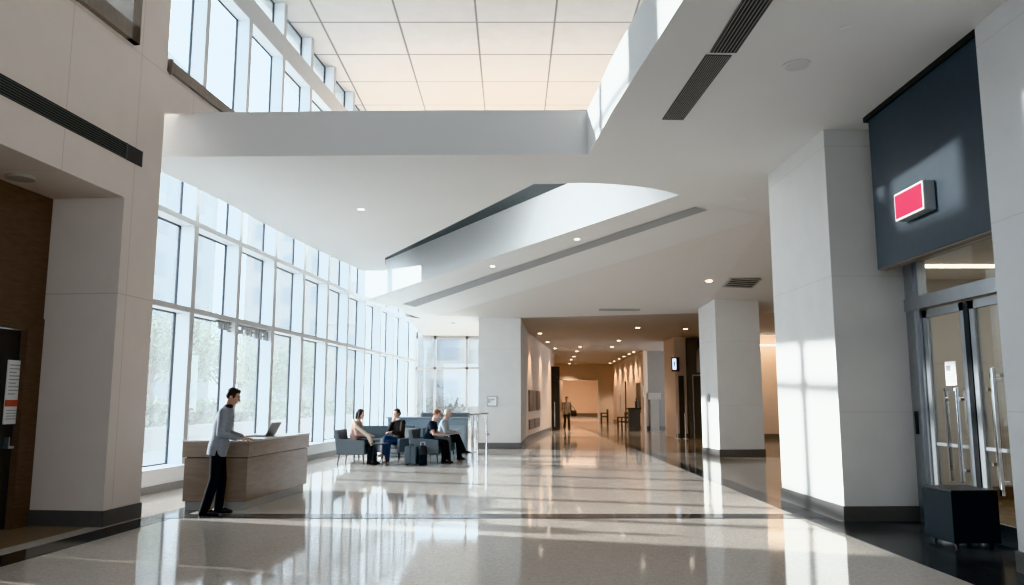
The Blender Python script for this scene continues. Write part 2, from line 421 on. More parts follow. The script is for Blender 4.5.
b.add([D13, B3, E3, P3, C1], [(0, 1, 2), (0, 2, 3), (0, 3, 4)])
b.add([D03, C2, R3, R1, R2], [(0, 1, 2), (0, 2, 3), (0, 3, 4)])
struct(b.build('ceiling', lowc))
b = MB(); b.add([C1, C2, R3, (12, 60, 4.2), (.27, 60, 4.2)], [(0, 1, 4), (1, 3, 4), (1, 2, 3)])
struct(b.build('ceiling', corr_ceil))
# band slot (flat strip, the darkness of a recess put into its grey)
b = MB(); N = 20
for i in range(N):
    def sp_(s, t): p = band(s, t); return p - V((0, 0, .012))
    f0, f1 = i / N, (i + 1) / N
    s0, s1 = .025 + f0 * .935, .025 + f1 * .935
    t0a, t0b = .30 + .10 * f0, .44 + .12 * f0
    t1a, t1b = .30 + .10 * f1, .44 + .12 * f1
    b.add([sp_(s0, t0a), sp_(s1, t1a), sp_(s1, t1b), sp_(s0, t0b)], [(0, 1, 2, 3)])
struct(b.build('trim_9', slot_grey))
# upper atrium
b = MB(); b.box(-7.2, 6.2, -5, 29.2, 11.7, 11.9); struct(b.build('ceiling', tile_m))
b = MB(); b.box(-6.0, 6.2, 29.0, 29.2, 6.0, 11.7); struct(b.build('wall_upper_back', white))
b = MB(); b.box(6.0, 6.2, -5, 29.0, 6.0, 11.7); struct(b.build('wall_upper_right', white))

b = MB(); b.box(-8, 12.2, -5.2, -5, 0, 1.0); b.box(-8, 12.2, -5.2, -5, 5.0, 11.9); b.box(-8, -6.5, -5.2, -5, 1.0, 5.0); b.box(1.0, 12.2, -5.2, -5, 1.0, 5.0); b.box(12, 12.2, -5, 11.9, 0, 5.4); struct(b.build('wall_back', white))  # unseen wall behind the camera, added with an opening sized to limit fill light
# ------------------------------------------------------------------ pillars and right side
def pillar(name, poly, z1, m, base=.2):
    b = MB(); b.prism(poly, 0, z1); o = struct(b.build(name, m))
    cx = sum(p[0] for p in poly) / len(poly); cy = sum(p[1] for p in poly) / len(poly)
    q = [(p[0] + .022 * (1 if p[0] > cx else -1), p[1] + .022 * (1 if p[1] > cy else -1)) for p in poly]
    b = MB(); b.prism(q, 0, base); struct(b.build(name.replace('wall', 'baseboard'), base_m))
    return o
pillar('wall_entrance_pillar', [(4.42, 10.73), (5.54, 10.75), (5.54, 12.98), (4.36, 12.98)], 5.4, pillar_m)
pillar('wall_middle_pillar', [(5.92, 22.75), (7.26, 22.95), (7.1, 24.1), (5.72, 23.95)], 4.6, pillar_m)
pillar('wall_corridor_pillar', [(-1.12, 26.35), (.29, 26.35), (.62, 31.45), (-.80, 31.45)], 4.42, pillar_m)
pillar('wall_near_right', [(4.75, 4.0), (6.2, 4.0), (6.2, 7.62), (4.75, 7.62)], 5.4, groove_mat('near_pillar_panels', (.72, .735, .745), [('Z', 3.33, 1.84)], dark=.86, width=.01))
# slate bulkhead panel above the entrance doors
b = MB(); b.box(4.8, 4.93, 7.62, 10.17, 3.29, 5.33); struct(b.build('wall_bulkhead', navy, bevel=.006))
b = MB(); b.box(4.77, 5.1, 7.62, 10.25, 5.33, 5.398); struct(b.build('trim_10', grille_bk))
b = MB(); b.box(4.81, 4.92, 7.64, 10.15, 3.275, 3.29); struct(b.build('trim_11', sillwood))
b = MB(); b.box(5.45, 6.2, 7.6, 10.75, 3.55, 5.4); struct(b.build('wall_over_door', white))
# exit sign box projecting from the panel
ex = empty('exit_sign', (4.8, 9.0, 3.91), 0, 'red illuminated box sign with white border on the slate blue panel over the doors', 'sign')
b = MB(); b.box(-.13, 0, -.335, .335, -.17, .17); b.build('sign_box', signg, ex, bevel=.006)
b = MB(); b.box(-.138, -.13, -.33, .33, -.165, .165); b.build('sign_border', signw, ex)
b = MB(); b.box(-.146, -.136, -.305, .305, -.14, .14); b.build('sign_face', red, ex)

# entrance door set
dr = empty('door_2', (0, 0, 0)); struct(dr)
b = MB()
b.box(5.42, 5.58, 10.52, 10.74, 0, 3.5)          # left jamb
b.box(5.40, 5.60, 7.6, 10.74, 2.80, 2.97)        # header
b.box(5.44, 5.56, 7.6, 10.74, 3.46, 3.55)
b.box(5.44, 5.56, 10.42, 10.52, 0, 3.5)
b.box(5.44, 5.56, 7.6, 10.5, 0, .06)
b.build('door_frame', alum, dr)
b = MB(); b.box(5.49, 5.50, 7.6, 10.5, 2.97, 3.5); b.build('glass_pane', dglass, dr)
def leaf(y0, y1, x, first):
    lf = MB(); fw = .09
    lf.box(x - .03, x + .03, y1 - fw, y1, .02, 2.78); lf.box(x - .03, x + .03, y0, y0 + fw, .02, 2.78)
    lf.box(x - .03, x + .03, y0, y1, 2.68, 2.78); lf.box(x - .03, x + .03, y0, y1, .02, .22)
    o = lf.build('door_leaf', alum, dr)
    g = MB(); g.box(x - .006, x + .006, y0 + fw, y1 - fw, .22, 2.68); g.build('glass_pane', dglass, o)
    r = MB(); r.box(x - .012, x + .012, y0 + fw, y1 - fw, 1.02, 1.06); r.build('push_rail', alum, o)
    return o
l1 = leaf(9.46, 10.40, 5.5, True)
l2 = leaf(8.36, 9.34, 5.5, False)
b = MB(); b.box(5.46, 5.54, 9.35, 9.45, 0.02, 2.78); b.build('meeting_stile', black, dr)
def pull(y, z0, z1, m, parent, x=5.40):
    b = MB(); b.box(x - .02, x + .02, y - .022, y + .022, z0, z1)
    b.box(x, 5.49, y - .018, y + .018, z0 + .12, z0 + .16); b.box(x, 5.49, y - .018, y + .018, z1 - .16, z1 - .12)
    return b.build('door_handle', m, parent, bevel=.005)
pull(9.62, .62, 1.75, chrome, l1)
b = MB(); b.box(5.36, 5.40, 9.62, 9.82, 1.71, 1.75); b.box(5.36, 5.40, 9.80, 9.84, .62, 1.75); b.build('door_handle', chrome, l1)
b = MB(); b.box(5.57, 5.61, 9.14, 9.21, .70, 1.90); b.box(5.57, 5.61, 9.0, 9.21, 1.86, 1.90); b.box(5.51, 5.57, 9.16, 9.19, .85, .89); b.box(5.51, 5.57, 9.16, 9.19, 1.70, 1.74); b.build('door_handle', sillwood, l2)
pull(8.86, .55, 1.96, chrome, l2)
b = MB(); b.box(5.40, 5.42, 10.60, 10.66, 1.15, 1.45); b.build('access_reader', black, dr)
nt_ = MB(); nt_.box(5.484, 5.490, 9.74, 9.98, 1.78, 2.08); nn = tag(nt_.build('door_glass_notice', paper), 'white paper notice stuck on the left glass leaf of the entrance door', 'notice')
b = MB()
for k in range(4): b.box(5.480, 5.485, 9.77, 9.95 - .03 * (k % 2), 1.82 + k * .03, 1.832 + k * .03)
b.box(5.480, 5.485, 9.86, 9.95, 1.96, 2.03); b.build('printed_lines', papergrey, nn)
# vestibule behind the door
b = MB(); b.box(5.56, 10, 12.98, 13.2, 0, 3.6); b.box(9.8, 10, 7.6, 13.2, 0, 3.6); b.box(6.2, 10, 7.4, 7.6, 0, 3.6); struct(b.build('wall_vestibule', beige_in))
b = MB(); b.box(5.56, 10, 7.6, 13.2, 3.6, 3.7); struct(b.build('ceiling', mat('vestibule_ceiling', (.80, .75, .69), .7)))
b = MB(); b.prism([(5.56, 7.62), (9.8, 7.62), (9.8, 12.98), (5.56, 12.98)], -.02, .006); struct(b.build('floor_vestibule', woodfloor))
b = MB(); b.box(5.56, 9.8, 12.95, 12.98, 0, .22); b.box(9.77, 9.8, 7.6, 12.98, 0, .22); struct(b.build('baseboard_vestibule', brownwood))
for i, (y, lab) in enumerate(((9.6, 'nearer'), (11.6, 'farther'))):
    b = MB(); b.box(5.9, 9.0, y - .06, y + .06, 3.57, 3.6)
    tag(b.build('linear_light', lamp_line), '%s strip light on the ceiling behind the glass entrance doors' % lab, 'ceiling light', 'strip lights in the entrance vestibule')

# black box on castors by the door
bx = empty('black_box', (5.06, 9.1, 0), math.radians(4), 'matte black cube bin on castors beside the glass entrance doors', 'bin')
b = MB(); b.box(-.27, .27, -.26, .28, .05, .60); b.build('box_body', blackbox, bx, bevel=.008)
b = MB(); b.box(-.272, .272, -.262, .282, .60, .618); b.build('box_lid', black, bx, bevel=.006)
for sx in (-.2, .2):
    for sy in (-.19, .21):
        b = MB(); b.tube([(sx - .012, sy, .028), (sx + .012, sy, .028)], .026, 14); b.box(sx - .02, sx + .02, sy - .012, sy + .012, .03, .06); b.build('castor', black, bx)

# ------------------------------------------------------------------ corridor
cl = [(.62, 31.45), (1.30, 36.5), (2.02, 41.5), (2.5, 46), (2.9, 58)]
def wallpoly(pts, z0, z1, th, name, m):
    b = MB()
    for p, q in zip(pts[:-1], pts[1:]):
        d = (V(q) - V(p)); L = d.length; d.normalize(); b.obox(p, (d.x, d.y), 0, L, 0, th, z0, z1)
    return struct(b.build(name, m))
wallpoly(cl, 0, 4.36, .25, 'wall_corridor_left', peach)
b = MB()
for p, q in zip(cl[:-1], cl[1:]):
    d = (V(q) - V(p)); L = d.length; d.normalize(); b.obox(p, (d.x, d.y), 0, L, -.02, 0, 0, .2)
struct(b.build('baseboard_corridor_left', base_m))
cr = [(7.42, 58), (7.12, 42.9)]
wallpoly(cr, 0, 4.36, .25, 'wall_corridor_right', peach)
b = MB(); d = (V(cr[1]) - V(cr[0])); L = d.length; d.normalize(); b.obox(cr[0], (d.x, d.y), 0, L, -.02, 0, 0, .2); struct(b.build('baseboard_corridor_right', base_m))
b = MB(); b.box(7.12, 9.4, 42.9, 43.1, 0, 4.36); struct(b.build('wall_alcove', greywall))
b = MB(); b.box(7.10, 9.4, 42.87, 42.9, 0, .2); struct(b.build('baseboard_alcove', base_m))
# elevator block
b = MB(); b.box(6.95, 9.59, 33.6, 36, 0, 4.36); b.box(7.45, 9.5, 33.3, 33.62, 2.62, 4.25); struct(b.build('wall_elevator', peach))
b = MB(); b.box(7.42, 9.0, 33.22, 33.58, 0, 4.22); ev = struct(b.build('door_3', mat('elevator_surround', (.075, .08, .087), .6)))
b = MB(); b.box(7.62, 8.12, 33.19, 33.23, 0.02, 2.6); b.build('door_leaf', mat('elevator_leaf', (.075, .08, .085), .25, .4), ev)
b = MB(); b.box(8.16, 8.66, 33.19, 33.23, 0.02, 2.6); b.build('door_leaf', MATS['elevator_leaf'], ev)
b = MB(); b.box(8.12, 8.16, 33.18, 33.22, 0, 2.62); b.box(7.58, 7.62, 33.18, 33.22, 0, 2.62); b.box(7.58, 8.7, 33.18, 33.22, 2.6, 2.66); b.build('door_frame', alum, ev)
b = MB()
pl = [(7.92 + .14 * math.cos(a), 3.25 + .55 * math.sin(a)) for a in [math.pi * k / 12 for k in range(13)]] + [(7.78, 2.75), (8.06, 2.75)]
b.extrude([(x, 33.21, z) for x, z in pl], (0, -.02, 0)); b.build('arched_light', mat('arched_light', (.30, .29, .28), .4), ev)
b = MB(); b.box(6.93, 7.42, 33.57, 33.6, 0, .2); struct(b.build('baseboard_elevator', base_m))
b = MB(); b.box(7.08, 7.30, 33.55, 33.6, .02, 2.62); struct(b.build('door_4', darkdoor))
# lit sign on the block corner
ls = empty('hanging_sign', (6.92, 33.45, 3.1), 0, 'small lit white sign box with dark frame on the wall beside the elevator', 'sign')
b = MB(); b.box(-.13, .18, -.06, .1, -.30, .30); b.build('sign_box', mat('sign_maroon', (.05, .03, .035), .4), ls, bevel=.01)
b = MB(); b.box(-.11, .04, -.07, -.06, -.22, .24); b.build('sign_face', mat('sign_lit', (.8, .85, .95), .4, emit=(.75, .85, 1), estr=1.6), ls)
b = MB(); b.box(-.06, -.01, -.078, -.07, -.12, .14); b.box(-.085, .015, -.078, -.07, .02, .06); b.build('sign_symbol', mat('sign_blue', (.35, .45, .65), .4), ls)
# stanchions
for i, (x, y, lab) in enumerate(((6.88, 33.1, 'left steel barrier post in front of the dark elevator corner'), (7.22, 33.15, 'right steel barrier post in front of the dark elevator corner'))):
    st = empty('barrier_post', (x, y, 0), 0, lab, 'barrier post', 'barrier posts by the elevator')
    b = MB(); b.cyl(0, 0, 0, .03, .12); b.build('base', steel, st)
    b = MB(); b.cyl(0, 0, .03, 1.0, .03, 14); b.build('post', steel, st)
    b = MB(); b.cyl(0, 0, 1.0, 1.05, .038, 14); b.build('cap', steel, st)
# right branch beyond the middle pillar
b = MB(); b.box(9.6, 12.2, 33.3, 33.5, 0, 4.36); b.box(12, 12.2, 10.7, 33.5, 0, 5.4); struct(b.build('wall_right', peach))
b = MB(); b.box(9.2, 12, 33.27, 33.3, 0, .2); struct(b.build('baseboard_right', base_m))
b = MB(); b.box(9.0, 11.6, 32.95, 33.15, 3.86, 3.92); tag(b.build('linear_light', lamp_line), 'thin glowing strip light high on the peach wall right of the middle pillar', 'wall light')
# end of corridor
YC = 58.0
b = MB(); b.box(2.9, 3.62, YC, YC + .3, 0, 4.36); b.box(6.42, 7.45, YC, YC + .3, 0, 4.36); b.box(3.62, 6.42, YC, YC + .3, 3.1, 4.25); struct(b.build('wall_corridor_end', peach))
b = MB(); b.box(2.6, 9, 79, 79.2, 0, 4.36); b.box(2.3, 2.6, YC, 79, 0, 4.36); b.box(8.8, 9, YC, 79, 0, 4.36); struct(b.build('wall_far_room', mat('far_room_peach', (.80, .66, .54), .6)))
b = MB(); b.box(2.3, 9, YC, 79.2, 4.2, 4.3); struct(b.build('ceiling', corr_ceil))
b = MB(); b.box(2.6, 8.8, 78.95, 79, 0, .3); struct(b.build('baseboard_far', base_m))
b = MB(); b.box(6.30, 6.44, YC - .05, YC + .35, 0, 3.12); b.box(3.60, 3.70, YC - .05, YC + .35, 0, 3.12); b.box(3.6, 6.44, YC - .05, YC + .35, 3.04, 3.12); struct(b.build('trim_12', mat('pale_frame', (.72, .66, .60), .4)))
# doors on the right corridor wall
def on_right(y): return 7.12 + (y - 42.9) * (.30 / 15.1)
for i, (y0, y1) in enumerate(((50.5, 55.5),)):
    b = MB(); b.hexa([(on_right(y0) - .04, y0, 0), (on_right(y0), y0, 0), (on_right(y1), y1, 0), (on_right(y1) - .04, y1, 0)],
                     [(on_right(y0) - .04, y0, 2.7), (on_right(y0), y0, 2.7), (on_right(y1), y1, 2.7), (on_right(y1) - .04, y1, 2.7)])
    d5 = struct(b.build('door_5', mat('pale_door', (.70, .62, .54), .4)))
    x = on_right(y0)
    b = MB(); b.box(x - .07, x + .0, y0 - .12, y0, 0, 2.8); b.build('door_frame', darkdoor, d5)
    b = MB(); b.tube([(x - .1, y0 + 1.9, .8), (x - .1, y0 + 1.9, 1.9)], .03, 8); b.build('door_handle', steel, d5)
# dark tall open door on the left wall of the corridor
dd = MB(); dd.box(2.04, 2.55, 42.3, 42.5, 0, 3.38); o = struct(dd.build('door_6', mat('dark_pier', (.018, .016, .016), .45)))
b = MB(); b.box(2.02, 2.06, 42.1, 42.3, 0, 2.35); b.build('door_edge', steel, o)
b = MB(); b.box(2.25, 2.29, 42.2, 42.3, .2, 1.5); b.build('door_handle', steel, o)
# art panels on left corridor wall
def on_left(y):
    for p, q in zip(cl[:-1], cl[1:]):
        if p[1] <= y <= q[1]: return p[0] + (q[0] - p[0]) * (y - p[1]) / (q[1] - p[1])
artm = [mat('art_dark', (.10, .09, .09), .3), mat('art_mid', (.16, .15, .15), .3), mat('art_grey', (.25, .22, .20), .4)]
def art(y0, y1, z0, z1, m, name, label, cat, group):
    b = MB(); x0, x1 = on_left(y0), on_left(y1)
    b.hexa([(x0, y0, z0), (x0 + .05, y0, z0), (x1 + .05, y1, z0), (x1, y1, z0)], [(x0, y0, z1), (x0 + .05, y0, z1), (x1 + .05, y1, z1), (x1, y1, z1)])
    return tag(b.build(name, m), label, cat, group)
for i, (y0, y1) in enumerate(((31.7, 32.9), (33.1, 34.4), (34.7, 36.1))):
    art(y0, y1, 1.15, 2.0, artm[i % 2], 'framed_picture', ['nearest', 'middle', 'farthest'][i] + ' of three dark framed pictures on the left corridor wall', 'picture', 'dark pictures on the corridor wall')
for i, (y0, y1) in enumerate(((31.8, 33.4), (33.7, 35.8))):
    o = art(y0, y1, .42, .82, artm[2], 'notice_rack', ['nearer', 'farther'][i] + ' low grey slatted panel under the dark corridor pictures', 'panel', 'low panels on the corridor wall')
    b = MB(); x0, x1 = on_left(y0) + .05, on_left(y1) + .05
    for k in range(3): b.hexa([(x0, y0, .48 + k * .12), (x0 + .02, y0, .48 + k * .12), (x1 + .02, y1, .48 + k * .12), (x1, y1, .48 + k * .12)], [(x0, y0, .51 + k * .12), (x0 + .02, y0, .51 + k * .12), (x1 + .02, y1, .51 + k * .12), (x1, y1, .51 + k * .12)])
    b.build('slat', artm[0], o)
# podium, chairs and banners on the right of the corridor
pd = empty('podium', (6.35, 41.4, 0), 0, 'dark grey square podium standing by the right corridor wall', 'podium')
b = MB(); b.box(-.28, .30, -.25, .25, 0, 1.12); b.build('podium_body', mat('podium_grey', (.05, .047, .045), .4), pd, bevel=.01)
b = MB(); b.box(-.34, .36, -.31, .31, 1.12, 1.2); b.build('podium_top', black, pd, bevel=.01)
b = MB(); b.cyl(0, 0, 0, .34, .085, 16); b.cyl(0, 0, .34, .50, .04, 12)
o = tag(b.build('tall_bottle', black), 'black bottle shaped vase standing on the dark podium', 'vase'); o.location = (6.5, 41.4, 1.2)
for i, y in enumerate((43.6, 44.8)):
    x = on_right(y) - .05
    b = MB(); b.box(x - .05, x + .02, y - .28, y + .28, .9, 2.55)
    bb = tag(b.build('wall_banner', mat('banner_dark', (.10, .075, .06), .5) if i == 0 else MATS['banner_dark']), ['nearer', 'farther'][i] + ' tall dark narrow panel on the right corridor wall above the podium', 'panel', 'tall dark corridor panels')
b = MB(); b.box(6.95, 7.0, 42.0, 42.45, 1.75, 2.35); p_ = tag(b.build('wall_poster', paper), 'white poster at the right corridor corner beside the grey alcove', 'poster')
b = MB(); b.box(6.99, 7.12, 42.0, 43.0, 0, 4.2); struct(b.build('wall_corridor_corner', peach))
kk = empty('info_kiosk', (7.62, 42.5, 0), 0, 'pale grey kiosk with a wide head standing against the alcove wall', 'kiosk')
b = MB(); b.box(-.22, .22, -.12, .12, 0, 1.62); b.build('kiosk_body', mat('kiosk_grey', (.33, .305, .285), .5), kk, bevel=.01)
b = MB(); b.box(-.34, .34, -.16, .14, 1.62, 1.98); b.build('kiosk_head', mat('kiosk_head', (.40, .37, .35), .5), kk, bevel=.02)
def wood_chair(loc, rz, label):
    r = empty('wooden_chair', loc, rz, label, 'chair', 'dark wooden chairs along the corridor')
    b = MB(); b.box(-.25, .25, -.25, .25, .42, .48); b.build('seat', legm, r)
    b = MB(); b.box(-.25, -.20, -.25, .25, .62, .72); b.box(-.25, -.20, -.25, .25, .84, .95); b.build('backrest', legm, r)
    for sx in (-1, 1):
        for sy in (-1, 1):
            b = MB(); b.box(sx * .22 - .03, sx * .22 + .03, sy * .22 - .03, sy * .22 + .03, 0, .95 if sx < 0 else .42); b.build('leg', legm, r)
    for sy in (-1, 1):
        b = MB(); b.box(-.25, .25, sy * .22 - .025, sy * .22 + .025, .66, .71); b.box(.19, .25, sy * .22 - .025, sy * .22 + .025, .48, .66); b.build('armrest', legm, r)
wood_chair((5.92, 42.2, 0), math.radians(200), 'dark wooden armchair immediately left of the dark podium')
wood_chair((6.4, 55.0, 0), math.radians(180), 'nearer dark wooden armchair by the corridor end doorway')
wood_chair((6.55, 56.4, 0), math.radians(180), 'farther dark wooden armchair by the corridor end doorway')

# ------------------------------------------------------------------ ceiling fixtures
def ceiling_grille(loc, w, l, label, nb, bar, cross=False):
    g = empty('ceiling_grille', loc, 0, label, 'vent', 'black linear grilles in the right soffit')
    b = MB(); b.box(-w / 2, w / 2, -l / 2, l / 2, -.008, .05); b.build('grille_backing', grille_bk, g)
    b = MB(); b.box(-w / 2 - .012, -w / 2, -l / 2 - .012, l / 2 + .012, -.012, .0); b.box(w / 2, w / 2 + .012, -l / 2 - .012, l / 2 + .012, -.012, .0)
    b.box(-w / 2, w / 2, -l / 2 - .012, -l / 2, -.012, .0); b.box(-w / 2, w / 2, l / 2, l / 2 + .012, -.012, .0); b.build('grille_frame', grille_bar, g)
    b = MB()
    for k in range(nb):
        x = -w / 2 + w * (k + .5) / nb
        b.box(x - .005, x + .005, -l / 2, l / 2, -.014, .0)
    b.build('grille_slats', bar, g)
    return g
g = ceiling_grille((2.245, 9.29, ZS), .27, 2.0, 'farther black linear grille in the right soffit, finely slatted', 11, grille_l); g.rotation_euler = (0, 0, math.radians(2.9))
g = ceiling_grille((2.35, 7.1, ZS), .27, 2.2, 'nearer black linear grille in the right soffit, cut by the top of the picture', 7, grille_l); g.rotation_euler = (0, 0, math.radians(1.2))
disc = empty('ceiling_speaker', (3.26, 8.55, ZS), 0, 'large round white flush speaker in the right soffit beside the grilles', 'ceiling speaker')
b = MB(); b.cyl(0, 0, -.014, 0, .155, 40); b.build('trim_ring', mat('disc_white', (.70, .70, .70), .5), disc)
b = MB(); b.cyl(0, 0, -.018, -.012, .13, 40); b.build('speaker_mesh', mat('disc_mesh', (.62, .62, .62), .6), disc)
def downlight(p, label, glow, group, r=.075, name='ceiling_downlight', lamp=None):
    g = empty(name, p, 0, label, 'ceiling light', group)
    b = MB(); n = 20
    for k in range(n):
        a0, a1 = 2 * math.pi * k / n, 2 * math.pi * (k + 1) / n
        q = lambda a, rr, z: (rr * math.cos(a), rr * math.sin(a), z)
        b.add([q(a0, r, -.012), q(a1, r, -.012), q(a1, r * 1.35, -.004), q(a0, r * 1.35, -.004)], [(0, 1, 2, 3)])
        b.add([q(a0, r, -.012), q(a1, r, -.012), q(a1, r * .9, -.004), q(a0, r * .9, -.004)], [(0, 1, 2, 3)])
    b.build('trim_ring', white, g)
    b = MB(); b.cyl(0, 0, -.009, 0, r * .92, 20); b.build('lamp', glow, g)
    return g
off = mat('lamp_off', (.75, .75, .74), .4)
downlight((3.42, 7.63, ZS), 'tiny round sprinkler rose in the right soffit, near the top right', off, None, .04, 'sprinkler_rose')
downlight((-3.03, 15.39, ZS), 'small round downlight in the main soffit above the seating', lamp_cool, None, .07)
def bandpt(s, t): p = band(s, t); return (p.x, p.y, p.z - .004)
downlight(bandpt(.26, .19), 'middle of three small downlights in the sloping band beside the slot', lamp_cool, 'downlights in the sloping band', .07)
downlight(bandpt(.035, .10), 'right most of three small downlights in the sloping band beside the slot', off, 'downlights in the sloping band', .05)
downlight(bandpt(.51, .19), 'left most of three small downlights in the sloping band beside the slot', lamp_cool, 'downlights in the sloping band', .07)
downlight((4.35, 14.6, ZS), 'round flush detector in the soffit left of the entrance pillar', off, None, .09, 'smoke_detector')
def lowz(x, y):
    # height of the lower ceiling (triangle D03,C1,C2)
    a, b_, c_ = D03, C1, C2
    n = (b_ - a).cross(c_ - a); return a.z - (n.x * (x - a.x) + n.y * (y - a.y)) / n.z
x, y = 5.32, 20.94
downlight((x, y, lowz(x, y) - .006), 'lit round downlight in the grey lower ceiling left of the air vent', lamp_on, None, .08)
# hvac vent in the lower ceiling
hv = empty('ceiling_vent', (6.2, 21.0, lowz(6.2, 21.0)), 0, 'square slatted air vent in the grey lower ceiling near the entrance pillar', 'vent')
nrm = (C1 - D03).cross(C2 - D03).normalized(); nrm = nrm if nrm.z > 0 else -nrm
hv.rotation_mode = 'QUATERNION'; hv.rotation_quaternion = V((0, 0, 1)).rotation_difference(nrm)
b = MB(); b.box(-.42, .42, -.42, .42, -.012, 0.0); b.build('vent_frame', mat('vent_frame', (.45, .44, .43), .5), hv)
b = MB(); b.box(-.36, .36, -.36, .36, -.016, -.01); b.build('vent_core', grille_bk, hv)
b = MB()
for k in range(4): b.box(-.36, .36, -.27 + k * .18 - .03, -.27 + k * .18 + .02, -.03, -.012)
b.build('vent_blade', mat('vent_blade', (.40, .39, .38), .5), hv)
# slot vents at the ends of the lower ceiling
for (x0, y0, x1, y1, z, lab) in ((-4.0, 28.6, -2.1, 28.6, None, 'thin grey slot diffuser in the lower ceiling above the seating'), (2.75, 24.55, 4.0, 24.3, None, 'thin grey slot diffuser in front of the corridor opening')):
    b = MB()
    if x0 < 0:
        zz = lambda x, y: D13.z + (4.80 - 4.40) * max(0, (D13.x - x)) / 1.54 * .9 - .03
        za, zb = 4.66, 4.38
        b.hexa([(x0, y0, za), (x1, y0, zb), (x1, y0 + .25, zb), (x0, y0 + .25, za)], [(x0, y0, za + .02), (x1, y0, zb + .02), (x1, y0 + .25, zb + .02), (x0, y0 + .25, za + .02)])
    else:
        q = [(x0, y0), (x1, y1), (x1, y1 + .22), (x0, y0 + .22)]
        b.hexa([(*p, lowz(*p) - .015) for p in q], [(*p, lowz(*p) + .01) for p in q])
    tag(b.build('slot_diffuser', slot_grey), lab, 'vent')
# corridor lights
ords = ['nearest', 'second nearest', 'third nearest', 'fourth nearest', 'fifth nearest', 'farthest']
def spot(loc, target, power, size=70, blend=.6, col=(1, .79, .60), rad=.06):
    l = bpy.data.lights.new('lamp', 'SPOT'); l.energy = power; l.spot_size = math.radians(size); l.spot_blend = blend; l.color = col; l.shadow_soft_size = rad
    o = bpy.data.objects.new('spot_lamp', l); COL.objects.link(o); o.location = loc
    o.rotation_euler = (V(target) - V(loc)).to_track_quat('-Z', 'Y').to_euler(); return o
ZC = 4.212
def tri_z(x, y, a, b_, c_):
    n = (V(b_) - V(a)).cross(V(c_) - V(a)); return a[2] - (n.x * (x - a[0]) + n.y * (y - a[1])) / n.z
CA, CB = V((.27, 60, 4.2)), V((12, 60, 4.2))
def cz(x, y):
    if (CA - C2).to_2d().cross(V((x, y)) - C2.to_2d()) > 0: return tri_z(x, y, C1, C2, CA) - .002
    if (CB - C2).to_2d().cross(V((x, y)) - C2.to_2d()) > 0: return tri_z(x, y, C2, CB, CA) - .002
    return tri_z(x, y, C2, R3, CB) - .002
for i, (x, y) in enumerate(((1.15, 32.1), (1.66, 36.6), (2.25, 40.9))):
    downlight((x, y, cz(x, y)), ords[i] + ' of the wall washing downlights along the left corridor wall', lamp_on, 'downlights along the left corridor wall', .09)
    spot((x + .1, y, 4.2), (on_left(y) + .15, y + .1, 0), 300, 70)
for i, (x, y) in enumerate(((4.72, 29.35), (4.84, 35.5), (5.05, 39.6))):
    downlight((x, y, cz(x, y)), ords[i] + ' of the downlights right of the corridor centre', lamp_on, 'downlights right of the corridor centre', .09)
    spot((x, y, 4.12), (x, y, 0), 200, 110)
for i, (x, y) in enumerate(((3.43, 39.6), (3.55, 43), (3.78, 48), (3.87, 51.6), (4.16, 57))):
    downlight((x, y, cz(x, y)), (ords[i] if i < 4 else 'farthest') + ' of the downlights in the row left of the corridor centre', lamp_on, 'downlights left of the corridor centre', .09)
    spot((x, y, 4.12), (x, y, 0), 220, 110)
for i, y in enumerate((43.6, 45.6, 48, 50.6, 53.4, 56.3)):
    x = on_right(y) - .38
    downlight((x, y, cz(x, y)), ords[i] + ' of the wall washing downlights along the right corridor wall', lamp_on, 'downlights along the right corridor wall', .09)
    spot((x - .05, y, 4.12), (on_right(y) - .02, y, .6), 400, 85)
downlight((6.6, 29.8, cz(6.6, 29.8)), 'single downlight in the ceiling in front of the elevator', lamp_on, None, .09)
spot((6.6, 29.8, 4.12), (6.6, 30.0, 0), 200, 110)
b = MB(); b.box(3.9, 4.7, 38.9, 39.7, 4.25, 4.30); tag(b.build('ceiling_vent', slot_grey), 'square air vent in the corridor ceiling beside the downlight row', 'vent')
def area(loc, target, sx, sy, power, col):
    l = bpy.data.lights.new('lamp', 'AREA'); l.shape = 'RECTANGLE'; l.size = sx; l.size_y = sy; l.energy = power; l.color = col
    o = bpy.data.objects.new('area_lamp', l); COL.objects.link(o); o.location = loc
    o.rotation_euler = (V(target) - V(loc)).to_track_quat('-Z', 'Y').to_euler(); return o
area((5.6, 68, 4.1), (5.6, 68, 0), 4, 12, 620, (1, .80, .64))
spot((10.6, 30.5, 4.1), (10.6, 33.2, 1.0), 240, 120, .8, (1, .76, .54))
area((7.6, 10.2, 3.5), (7.6, 10.2, 0), 3, 3, 75, (1, .97, .92))
area((-1.60, 17.30, 5.62), (.5, 18.5, 5.8), 7.6, .12, 260, (.92, .97, 1.0))  # added strip lamp inside the ceiling recess, brightens its pale face
# cove lamps on top of the slab washing the tiled ceiling
area((-1.0, 25.5, 6.4), (-1.0, 26.0, 12), 9, 1.2, 450, (1, .80, .64))

